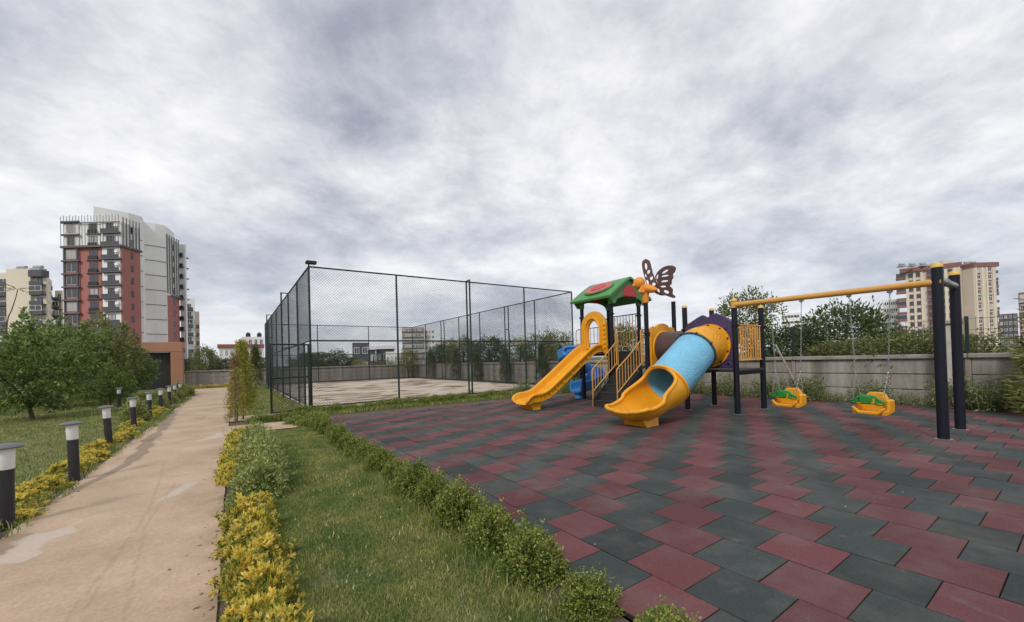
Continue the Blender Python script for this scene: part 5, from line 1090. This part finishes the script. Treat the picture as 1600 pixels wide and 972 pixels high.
grass('grass', 'lawn grass under the garden trees left of the path', -9.0, -1.68, 2.0, 17.0, 120000, .05, .008, L_['grass'], 703)
grass('grass', 'lawn grass towards the gate portal', -10.0, -1.9, 17.0, 33, 60000, .06, .014, L_['grass'], 704)
grass('grass', 'lawn grass beside the court fence', 0.12, 1.72, 12.95, 32, 30000, .06, .011, L_['grass'], 705)
grass('long_grass', 'longer grass tufts growing along the boxwood row', 1.12, 1.42, 0.9, 6.0, 3000, .11, .004, L_['grass'], 706)
grass('straw', 'dry straw lying in the grass strip', 0.4, 1.25, 1.2, 6.0, 420, .02, .006, L_['straw'], 707, zf=lambda X, Y: bumps(X, Y) + 0.045)
grass('weeds', 'low weeds spilling over the left path edge', -1.72, -1.45, 4.3, 24, 5000, .10, .008, L_['grass'], 708, keep=lambda X, Y: fbm(X * 3 + 5, Y * 1.2, 77) > 0.5)
grass('court_edge_grass', 'rough grass along the front of the court', 1.6, 11.9, 11.3, 12.9, 20000, .10, .012, L_['grass'], 709, zf=lambda X, Y: 0 * X)
# small litter on the rubber floor and the path
lm = mat('pebble', (0.36, 0.34, 0.30), 0.8, var=0.3)
mb = MB()
for i in range(70):
    x, y = random.uniform(1.8, 11), random.uniform(0.3, 9.5); s = random.uniform(.003, .008); z = 0.033
    mb.add([(x - s, y, z), (x, y - s * .7, z), (x + s, y, z), (x, y + s * .8, z), (x, y, z + s)], [(0, 1, 4), (1, 2, 4), (2, 3, 4), (3, 0, 4), (3, 2, 1, 0)])
o = mb.build('pebbles', lm); tag(o, 'tiny pale pebbles and litter scattered on the rubber floor', 'pebbles', kind='stuff')
mb = MB()
for i in range(300):
    y = 1.2 + 16 * random.random() ** 1.5; right = random.random() < .6; e_ = abs(random.gauss(0, .09)); x = (float(path_right(np.array([y]))[0]) - e_) if right else (float(path_left(np.array([y]))[0]) + e_)
    s = random.uniform(.003, .010); a_ = random.uniform(0, 6.28); dx, dy = math.cos(a_) * s * random.uniform(1, 3), math.sin(a_) * s * random.uniform(1, 3); z = 0.021
    mb.add([(x - dx, y - dy, z), (x + dy * .4, y - dx * .4, z), (x + dx, y + dy, z), (x - dy * .4, y + dx * .4, z), (x, y, z + s * .5)], [(0, 1, 4), (1, 2, 4), (2, 3, 4), (3, 0, 4), (3, 2, 1, 0)])
o = mb.build('path_litter', mat('dry_litter', (0.20, 0.145, 0.09), .95, c2=(.07, .055, .035), scale=30)); tag(o, 'crumbs of soil and dry leaves along the edges of the path', 'litter', kind='stuff')
mb = MB().lathe([(0.012, 0), (0.024, .006), (0.026, .014), (0.016, .024), (0, .027)], (0, 0, 0), 9); o = mb.build('stone', mat('stone_dark', (.12, .10, .085), .9)); o.location = (-1.40, 3.55, 0.018); tag(o, 'small dark stone lying on the path at the bottom left', 'stone')
# leaning pole behind the far swing seat
o = MB().tube([(12.50, 5.12, 1.52), (12.36, 4.42, 0.02)], 0.028, 8).build('leaning_pole', M['wood_pole'], smooth=True); tag(o, 'weathered wooden pole leaning against the wall behind a swing seat', 'pole')
# slender stalk in front of the cream block
t = thing('slender_tree', 'thin bare-stemmed young tree with a feathery tuft before the cream block', 'tree', tuple(col_at(3, 17.0)))
b0_ = col_at(3, 17.0); tp_ = [np.array([*(col_at(px, 17.0)[:2] - b0_[:2]), z_at(px, py, 17.0)]) for px, py in ((12, 505), (19, 485), (26, 465), (29, 452))]
MB().tube(catmull([(0, 0, -0.05), (0.1, 0, 1.6)] + [tuple(q) for q in tp_], 18), 0.024, 7, True, 0.012).build('trunk', M['bark'], t, smooth=True)
rg = np.random.default_rng(55); C, D = [], []
for k in range(9):
    a = k * 0.7; e = tp_[-1] + RT * math.cos(a) * .42 + FW * math.sin(a) * .42 + np.array([0, 0, .12 * math.sin(k * 2.1)])
    for f in np.linspace(.15, 1, 12): C.append(tp_[-1] + (e - tp_[-1]) * f + np.array([0, 0, .10 * f * (1 - f)])); D.append((e - tp_[-1]) + rg.normal(size=3) * .12)
V, F = leaf_quads(np.array(C), np.array(D), .12, .025, rg); link('crown', fast_mesh('crown', V, F), L_['thuja_dead'], t)
#@@BUILDINGS
# ================================================================ far buildings (local x to the right, y away from the viewer)
YAW = HD - math.pi / 2
def building(name, label, px, D, yaw=0.0, group='apartment blocks around the garden'):
    p = col_at(px, D); return thing(name, label, 'building', (p[0], p[1], -0.06), YAW + yaw, group)
def bbox(t, nm, m, x0, x1, y0, y1, z0, z1, parent=None): return MB().box(x0, x1, y0, y1, z0, z1).build(nm, m, parent or t)
WMESH = {}
def window(t, x, y, z, w, h, m=None, d=0.12, nm='window', face='f', fm=None):
    """recess-like window: a proud frame with a darker pane set back in it"""
    key = (round(w, 2), round(h, 2), face, fm)
    if key not in WMESH:
        mb = MB(); f = 0.09
        if face == 'f':
            mb.box(-w / 2, w / 2, -.06, .02, 0, f).box(-w / 2, w / 2, -.06, .02, h - f, h).box(-w / 2, -w / 2 + f, -.06, .02, f, h - f).box(w / 2 - f, w / 2, -.06, .02, f, h - f).box(-f / 2, f / 2, -.05, .02, f, h - f)
            pb = MB().box(-w / 2 + f, w / 2 - f, -.025, .015, f, h - f)
        else:
            mb.box(-.02, .06, -w / 2, w / 2, 0, f).box(-.02, .06, -w / 2, w / 2, h - f, h).box(-.02, .06, -w / 2, -w / 2 + f, f, h - f).box(-.02, .06, w / 2 - f, w / 2, f, h - f)
            pb = MB().box(-.015, .025, -w / 2 + f, w / 2 - f, f, h - f)
        o = mb.build('window', M[fm or 'light_grey']); p = pb.build('pane', M['glass']); c_ = p.data.copy(); c_.materials.clear(); c_.materials.append(M['curtain']); WMESH[key] = (o.data, p.data, c_); bpy.data.objects.remove(o); bpy.data.objects.remove(p)
    a, b_, c_ = WMESH[key]; o = link(nm, a, None, t); o.location = (x, y, z); link('pane', c_ if random.random() < .28 else b_, None, o); return o

# --- red and white tower
D0 = 92.0; tw = building('apartment_tower', 'tall brick red and white apartment tower with dark balconies and fins', 150, D0)
c0 = (150 - 800) / FPX * D0
def lx(px, D): return (px - 800) / FPX * D - c0
xl, xr = lx(103.5, 92), lx(193, 92); x_bay = lx(128, 92); x_bal0, x_bal1 = lx(163, 92), lx(191, 92)
ZR, ZT = 29.7, 36.2; nst = 12; sh = ZR / 10
bbox(tw, 'wall', M['red_stucco'], x_bay, xr, 0, 4.6, 0, ZR)
bbox(tw, 'wall', M['white_stucco'], x_bay, xr, 0.01, 4.59, ZR + .002, ZT - 0.9)
bbox(tw, 'bay_wall', M['red_stucco'], xl + 0.1, x_bay - .003, -0.2, 4.6, 0, ZR); bbox(tw, 'bay_wall', M['white_stucco'], xl + 0.1, x_bay - .003, -0.19, 4.6, ZR + .002, ZT - 0.9)
bbox(tw, 'cornice', M['slab_grey'], xl - .3, xr + .35, -.7, 4.9, ZR - .2, ZR + .25)
for k in range(12):
    z = k * sh
    s = bbox(tw, 'bay_slab', M['slab_grey'], xl - .2, x_bay + .3, -.65, -.202, z + sh - .35, z + sh - .02) if k != 9 else None
    window(tw, (xl + x_bay) / 2, -.20, z + .35, 2.4 if k < 10 else 1.7, 2.1, fm='pillar'); w_ = tw.children[-1]
    for xx in ((xl + .25, x_bay - .35) if k < 10 else ()): bbox(tw, 'bay_column', M['slab_grey'], xx - .16, xx + .16, -.45, -.203, z, z + sh - .37)
    window(tw, lx(149, 92), 0, z + .2, 1.9, 2.25, nm='balcony_door', fm='slate')
    b_ = bbox(tw, 'small_balcony', M['slab_grey'], lx(149, 92) - 1.5, lx(161, 92), -.35, -.005, z - .12, z + .06); bbox(tw, 'railing', M['dark_metal'], lx(149, 92) - 1.05, lx(149, 92) + 1.05, -.33, -.28, z + .062, z + .95, b_)
    # deep corner balcony: pale back wall, door, slab and dark glass parapet
    bbox(tw, 'balcony_back', M['white_stucco'], x_bal0, x_bal1, -.10, -.004, z + .2, z + sh - .2); window(tw, (x_bal0 + x_bal1) / 2, -.10, z + .22, 1.7, 2.2, nm='balcony_door', fm='slate')
    b_ = bbox(tw, 'balcony', M['slab_grey'], x_bal0 + .2, x_bal1 + .35, -.75, -.102, z - .10, z + .12); bbox(tw, 'parapet', M['rail_dark'] if k != 3 else M['glass'], x_bal0 + .25, x_bal1 + .25, -.73, -.66, z + .122, z + (1.0 if k != 3 else sh - .2), b_)
    if k % 3 != 1: bbox(tw, 'air_conditioner', M['white_stucco'], x_bal1 - 1.0, x_bal1 - .2, -.45, -.12, z + 1.5, z + 2.1)
    window(tw, xr, 2.5, z + .6, .6, 1.5, face='s', fm='slate')
for i in range(20):
    x = xl - .3 + (xr + .1 - xl) * i / 19; bbox(tw, 'fin', M['fin'], x - .035, x + .035, -.50, -.42, ZR + .3, ZT + .5 + .2 * (i % 2))
for i in range(6): y = .3 + i * .8; bbox(tw, 'fin', M['fin'], xr + .06, xr + .28, y - .07, y + .07, ZR + .3, ZT + .3)
bbox(tw, 'top_rail', M['slab_grey'], xl - .3, xr + .1, -.39, -.30, ZT - 1.1, ZT - .9)
def prism(t, nm, m, pts, z0, z1):
    n = len(pts); return MB().add([(x, y, z0) for x, y in pts] + [(x, y, z1) for x, y in pts], [tuple(range(n))[::-1], tuple(range(n, 2 * n))] + [(i, (i + 1) % n, n + (i + 1) % n, n + i) for i in range(n)]).build(nm, m, t)
def lp2(px, D): return (lx(px, D), D - D0)
core = [lp2(150, 97.2), lp2(205, 102), lp2(226, 105), lp2(229, 108.5), lp2(246, 110), lp2(262.5, 112), (lp2(262.5, 112)[0] - 4, 118), (-18, 28)]
core[-2] = (lp2(262.5, 112)[0] - 3, 26.5)
prism(tw, 'core_wall', M['light_grey'], core, 0, 41.2)
for k in range(9):                                       # dark joint lines round the pale core
    z = 3 + k * 4.0
    for (a, b_) in ((core[1], core[2]), (core[3], core[4]), (core[4], core[5])): MB().bar((a[0] + .05, a[1] - .05, z), (b_[0] + .05, b_[1] - .05, z), .12, .12).build('joint_line', M['slab_grey'], tw)
q0, q1 = lp2(262.8, 112.2), lp2(282, 118); q1 = (q1[0], q1[1])
wing_ = [q0, q1, (q1[0] - 6, q1[1] + 3), (q0[0] - 6, q0[1] + 3)]
prism(tw, 'wing_wall', M['red_stucco'], wing_, 0, 22); prism(tw, 'wing_wall', M['white_stucco'], wing_, 22.003, 38.2)
prism(tw, 'cornice', M['slab_grey'], [(q0[0] - .2, q0[1] - .4), (q1[0] + .4, q1[1] - .4), (q1[0] + .4, q1[1] + .3), (q0[0] - .2, q0[1] + .3)], 21.7, 22.4)
dv = np.array(q1) - np.array(q0); ln_ = np.hypot(*dv); dv = dv / ln_; nv = np.array([dv[1], -dv[0]])
for i in range(6): c = np.array(q0) + dv * (ln_ * (i + .2) / 5.4) + nv * .15; MB().bar((c[0], c[1], 22.5), (c[0], c[1], 39.0), .22).build('fin', M['fin'], tw)
for k in range(12):
    z = 1 + k * 3.1; c = np.array(q0) + dv * ln_ * .55 + nv * .04; a = c - dv * .4; b_ = c + dv * .4; MB().bar((*c, z), (*c, z + 1.7), .8, .12).build('window', M['glass'], tw)
    e_ = np.array(q1) + dv * 1.2; bb_ = MB().box(e_[0] - .9, e_[0] + 1.2, e_[1] - .9, e_[1] + 1.4, z - 1.0, z - .7).build('balcony', M['slab_grey'], tw); MB().box(e_[0] - .8, e_[0] + 1.1, e_[1] - .85, e_[1] - .75, z - .69, z + .25).build('parapet', M['glass'], bb_); 
MB().box(q1[0] - .2, q1[0] + 1.4, q1[1] + .6, q1[1] + 1.1, 0, 38).build('wing_end', M['white_stucco'], tw)

# --- generic balcony block
def balcony_column(t, x0, x1, y, z0, n, sh, m_band, m_wall=None, deep=1.3, enclosed=(), gl='glass'):
    for k in range(n):
        z = z0 + k * sh
        b_ = bbox(t, 'balcony', m_band, x0, x1, y - deep, y - .004, z - .12, z + .16); bbox(t, 'parapet', m_band, x0, x1, y - deep - .002, y - deep + .12, z + .162, z + 1.05, b_)
        window(t, (x0 + x1) / 2, y - (deep if k in enclosed else 0), z + (1.06 if k in enclosed else .25), (x1 - x0) * (.96 if k in enclosed else .55), sh - (1.35 if k in enclosed else .8), nm='balcony_window')
# --- cream block at the left edge
Dc = 122.0; cb = building('cream_block', 'cream apartment block with dark grey balconies at the left edge', 30, Dc); cc = (30 - 800) / FPX * Dc
def cx_(px, D=Dc): return (px - 800) / FPX * D - cc
ztc = 33.0
bbox(cb, 'wall', M['cream'], cx_(11), cx_(49), 0, 2, 0, ztc); bbox(cb, 'wall', M['cream'], cx_(-30), cx_(10.8), 1.2, 3, 0, ztc - .8)
bbox(cb, 'cornice', M['slate'], cx_(49.2), cx_(70), -.6, 1.5, ztc - 2.6, ztc - .6); bbox(cb, 'wall', M['cream'], cx_(49.1), cx_(69), .8, 1.4, 0, ztc - 2.7)
balcony_column(cb, cx_(49.5), cx_(69.5), .8, 1.2, 10, 2.98, M['slate'], enclosed=(2, 4, 6, 8)); balcony_column(cb, cx_(-12), cx_(10.5), 1.2, 1.2, 10, 2.98, M['slate'], enclosed=(1, 3, 5, 8))
prism(cb, 'side_wall', M['cream'], [(cx_(69.2), 1.0), (cx_(83, 131), 9), (cx_(83, 131) - 4, 12), (cx_(69.2) - 3, 4)], 0, ztc - 2.0)
a, b_ = np.array([cx_(69.2), .95]), np.array([cx_(83, 131), 8.95])
for k in range(10):
    z = 2.5 + k * 2.98; MB().bar((a[0] + .05, a[1], z), (b_[0] + .05, b_[1], z), .10, .10).build('joint_line', M['slab_grey'], cb); c = a + (b_ - a) * .8; MB().bar((c[0], c[1], z - 1.6), (c[0], c[1], z - .3), .8, .2).build('window', M['glass'], cb)
balcony_column(cb, cx_(84, 133), cx_(94.5, 133), 12, 1.2, 9, 2.98, M['slate'], enclosed=(1, 2, 6, 7)); bbox(cb, 'wall', M['cream'], cx_(82, 133), cx_(92, 133), 12, 12.5, 0, 28.5)
for px in (4, 30): 
    o = bbox(cb, 'roof_tank', M['roof_tank'], cx_(px), cx_(px) + 3, 3, 5, ztc + .002, ztc + .9); MB().tube([(cx_(px) + .2, 4, ztc + 1.4), (cx_(px) + 2.8, 4, ztc + 1.4)], .5, 10).build('water_tank', M['roof_tank'], o)
# --- block right of the tower
Db = 150.0; gb_ = building('grey_block', 'slim pale apartment block with grey balconies just right of the red tower', 300, Db, math.atan((800 - 300) / FPX)); cg = (300 - 800) / FPX * Db
gx = lambda px: ((px - 800) / FPX * Db - cg) * .785
zt = z_at(300, 466, Db); bbox(gb_, 'wall', M['light_grey'], gx(284), gx(306), 0, 8, 0, zt); bbox(gb_, 'wall', M['beige'], gx(306.2), gx(313), 2, 8, 0, zt - 4.5)
balcony_column(gb_, gx(291), gx(303), 0, 1.2, int(zt / 3.1), 3.1, M['slate'], enclosed=(2, 5, 8)); balcony_column(gb_, gx(307.5), gx(312.5), 2, 1.2, int(zt / 3.1) - 2, 3.1, M['brown_band'])
# --- beige and brown block on the right
Dr = 165.0; rb = building('beige_block', 'beige apartment block with brown roof bands rising behind the navy swing posts', 1480, Dr); ccr = (1480 - 800) / FPX * Dr
def rx_(px, D=Dr): return (px - 800) / FPX * D - ccr
zt = 35.5
def wingblock(p0, D0_, p1, D1_, back, z1, nm='wall'):
    a, b_ = (rx_(p0, D0_), D0_ - Dr), (rx_(p1, D1_), D1_ - Dr); prism(rb, nm, M['beige'], [a, b_, (b_[0] + 10, b_[1] + 8), (a[0] + 12, a[1] + 9)], 0, z1); return np.array(a), np.array(b_)
a, b_ = wingblock(1420, 174, 1505, 163, 14, zt - 1.8); prism(rb, 'roof_band', M['brown_band'], [(rx_(1408, 175), 9.4), (b_[0] + .3, b_[1] - .5), (b_[0] + 9, b_[1] + 8), (rx_(1408, 175) + 13, 19)], zt - 1.78, zt)
ang = math.atan2(b_[1] - a[1], b_[0] - a[0]); ln_ = np.hypot(*(b_ - a))
def face_box(nm, m, s0, s1, d0, d1, z0, z1, parent=None):
    o = MB().box(s0, s1, d0, d1, z0, z1).build(nm, m, rb); o.location = (a[0], a[1], 0); o.rotation_euler = (0, 0, ang)
    return o
for f in (.02, .16, .30, .64, .74, .9): face_box('rib', M['cream'], f * ln_ - .35, f * ln_ + .35, -.45, -.01, 0, zt - 2.2)
for k in range(11):
    z = 1.0 + k * 3.0
    o = face_box('balcony', M['brown_band'], .40 * ln_, .60 * ln_, -1.3, -.02, z - .2, z + .95); face_box('balcony_window', M['glass'], .41 * ln_, .59 * ln_, -1.2, -.022, z + .97, z + (2.6 if k % 3 else 1.9))
    for f in (.09, .23, .69, .82): face_box('window', M['glass'], f * ln_ - .6, f * ln_ + .6, -.1, -.012, z + .7, z + 2.2); face_box('window_sill', M['brown_band'] if f < .3 else M['pillar'], f * ln_ - .7, f * ln_ + .7, -.2, -.11, z + .45, z + .68)
    face_box('corner_balcony', M['brown_band'], -3.2, -.1, -.6, .8, z - .2, z + .95)
    if k % 2 == 0: face_box('balcony_window', M['glass'], -3.1, -.15, -.5, .7, z + .96, z + 2.6)
bbox(rb, 'core_wall', mat('core_beige', (0.40, 0.33, 0.25), .9), rx_(1505.5), rx_(1521), 3, 15, 0, zt - 1.0)
bbox(rb, 'wall', M['beige'], rx_(1521.2), rx_(1556), -1, 14, 0, zt - 2.1); bbox(rb, 'roof_band', M['brown_band'], rx_(1520.5), rx_(1560), -1.4, 14, zt - 2.08, zt - .3)
for px in (1524, 1534, 1541, 1551): bbox(rb, 'rib', M['cream'], rx_(px) - .35, rx_(px) + .35, -1.4, -1.01, 0, zt - 2.3)
for k in range(11):
    z = 1.0 + k * 3.0
    for px in (1529, 1546): window(rb, rx_(px), -1, z + .6, 1.5, 1.6); bbox(rb, 'spandrel', M['brown_band'], rx_(px) - .75, rx_(px) + .75, -1.08, -1.005, z - .6, z + .1)
    o = bbox(rb, 'corner_balcony', M['brown_band'], rx_(1556.3), rx_(1562), -.6, 5, z - .2, z + .95)
    if k in (1, 2, 4, 7, 8): bbox(rb, 'balcony_window', M['glass'], rx_(1556.4), rx_(1561.7), -.5, 4.9, z + .952, z + 2.6)
for px in (1428, 1445, 1462, 1533, 1543):
    o = bbox(rb, 'roof_tank', M['roof_tank'], rx_(px), rx_(px) + 2.2, 4, 6, zt + .004, zt + .6); MB().tube([(rx_(px) + .1, 5, zt + 1.1), (rx_(px) + 2.1, 5, zt + 1.1)], .45, 9).build('water_tank', M['roof_tank'], o)
bbox(rb, 'penthouse', M['beige'], rx_(1487), rx_(1504), 2, 9, zt + .004, zt + 1.5)

# --- simple far blocks with rows of windows
def slab_block(name, label, px0, px1, topy, D, rows, cols, m, band=None, roof=None, sh=3.0, depth=10, yaw=0.0, z0=0.0, wm=None, strip=False):
    th = math.atan(((px0 + px1) / 2 - 800) / FPX); t = building(name, label, (px0 + px1) / 2, D, -th); w = (px1 - px0) / FPX * D * math.cos(th); zt = z_at((px0 + px1) / 2, topy, D)
    bbox(t, 'wall', m, -w / 2, w / 2, 0, depth, 0, zt)
    if roof: bbox(t, 'roof', roof, -w / 2 - .3, w / 2 + .3, -.4, depth + .3, zt + .002, zt + .9)
    for r_ in range(rows):
        z = zt - (r_ + 1) * sh + .8
        if z < 0: break
        if band: bbox(t, 'band', band, -w / 2 + .1, w / 2 - .1, -.28, -.003, z - .85, z - .15)
        if strip:
            o = bbox(t, 'window_strip', M['glass'], -w / 2 + .5, w / 2 - .5, -.06, -.002, z, z + 1.3)
            for c in range(1, cols): bbox(t, 'mullion', m, -w / 2 + c * w / cols - .12, -w / 2 + c * w / cols + .12, -.10, -.062, z, z + 1.3, o)
        else:
            for c in range(cols): window(t, -w / 2 + (c + .5) * w / cols, 0, z, min(1.6, w / cols * .6), 1.5)
    return t, w, zt
t, w, zt = slab_block('white_block', 'white slab block with long window bands above the bushes', 1381, 1408, 468, 190, 14, 8, M['white_stucco'], strip=True, sh=3.2, depth=14)
slab_block('white_block', 'low wide white block left of the dark tree behind the swings', 1222, 1252, 489, 230, 8, 6, M['white_stucco'], strip=True, sh=3.4)
slab_block('white_block', 'grey-white block adjoining the low wide white one', 1252.5, 1276, 494, 236, 8, 4, M['light_grey'], sh=3.4, strip=True)
slab_block('beige_house', 'small beige block between the dark tree and the white slab block', 1346, 1366, 488, 240, 8, 4, M['beige'], sh=3.3)
slab_block('grey_house', 'narrow grey stepped block beside the white slab block', 1367, 1380, 482, 215, 9, 3, M['light_grey'], sh=3.2)
t, w, zt = slab_block('far_tower', 'pale tower block seen through the court fence', 629, 664, 511, 240, 9, 7, M['pillar'], band=M['slab_grey'], sh=3.2)
slab_block('far_tower', 'second half of the pale tower beyond the court, set slightly back', 664.5, 680, 514, 246, 9, 3, M['light_grey'], sh=3.2)
slab_block('beige_house', 'row of low beige blocks right of the pale far tower', 681, 722, 531, 210, 5, 8, M['beige'], sh=3.2)
slab_block('beige_house', 'far pale flat-roofed block beyond the court, right of the doubled post', 808, 826, 528, 230, 4, 4, M['beige'], sh=3.2)
slab_block('slate_house', 'dark slate grey modern house beyond the end wall', 551, 577, 535, 95, 2, 2, M['slate'], sh=3.4)
slab_block('slate_house', 'low wing of the slate house with a white carport edge', 577.3, 587, 546, 96, 1, 1, M['slate'], roof=M['white_stucco'], sh=3.4)
slab_block('slate_house', 'grey flat-roofed house between the slate house and the pillar', 588, 616, 545, 100, 2, 3, M['slate'], roof=M['light_grey'], sh=3.4)
slab_block('white_house', 'white gabled house corner behind the wall pillar', 603, 622, 549, 80, 2, 3, M['white_stucco'], sh=3.2)
slab_block('red_roof_house', 'white apartment house with a red roof band behind the end wall', 343, 412, 543, 105, 3, 9, M['white_stucco'], roof=M['roof_tile'], sh=2.9)
t, w, zt = slab_block('white_house', 'white upper house with two roof tanks behind the red-roofed one', 379, 413, 526, 118, 3, 4, M['white_stucco'], sh=3.0)
for x in (-1.2, 1.6): MB().lathe([(.55, 0), (.6, .1), (.6, 1.1), (.2, 1.5)], (x, 3, zt), 12).build('roof_tank', M['dark_metal'], t)
slab_block('white_house', 'far small white house at the left behind the round-headed tree', 326, 342, 555, 120, 1, 2, M['white_stucco'], sh=3)
slab_block('beige_house', 'pale far houses left in the court view', 470, 500, 554, 180, 2, 6, M['beige'], roof=M['roof_tile'], sh=3)
slab_block('red_roof_house', 'reddish block at the extreme right edge', 1594, 1640, 455, 120, 9, 4, M['brown_band'], band=M['pillar'], sh=3)
slab_block('grey_house', 'low grey house behind the conifer at the right', 1562, 1592, 490, 190, 6, 4, M['slate'], sh=3)
# floodlight mast far beyond the court
pm0 = col_at(797, 120); t = thing('mast', 'thin far mast rising beyond the court', 'mast', (pm0[0], pm0[1], 0)); MB().tube([(0, 0, -.06), (0, 0, z_at(797, 518, 120))], .14, 6, True, .05).build('pole', M['dark_metal'], t)
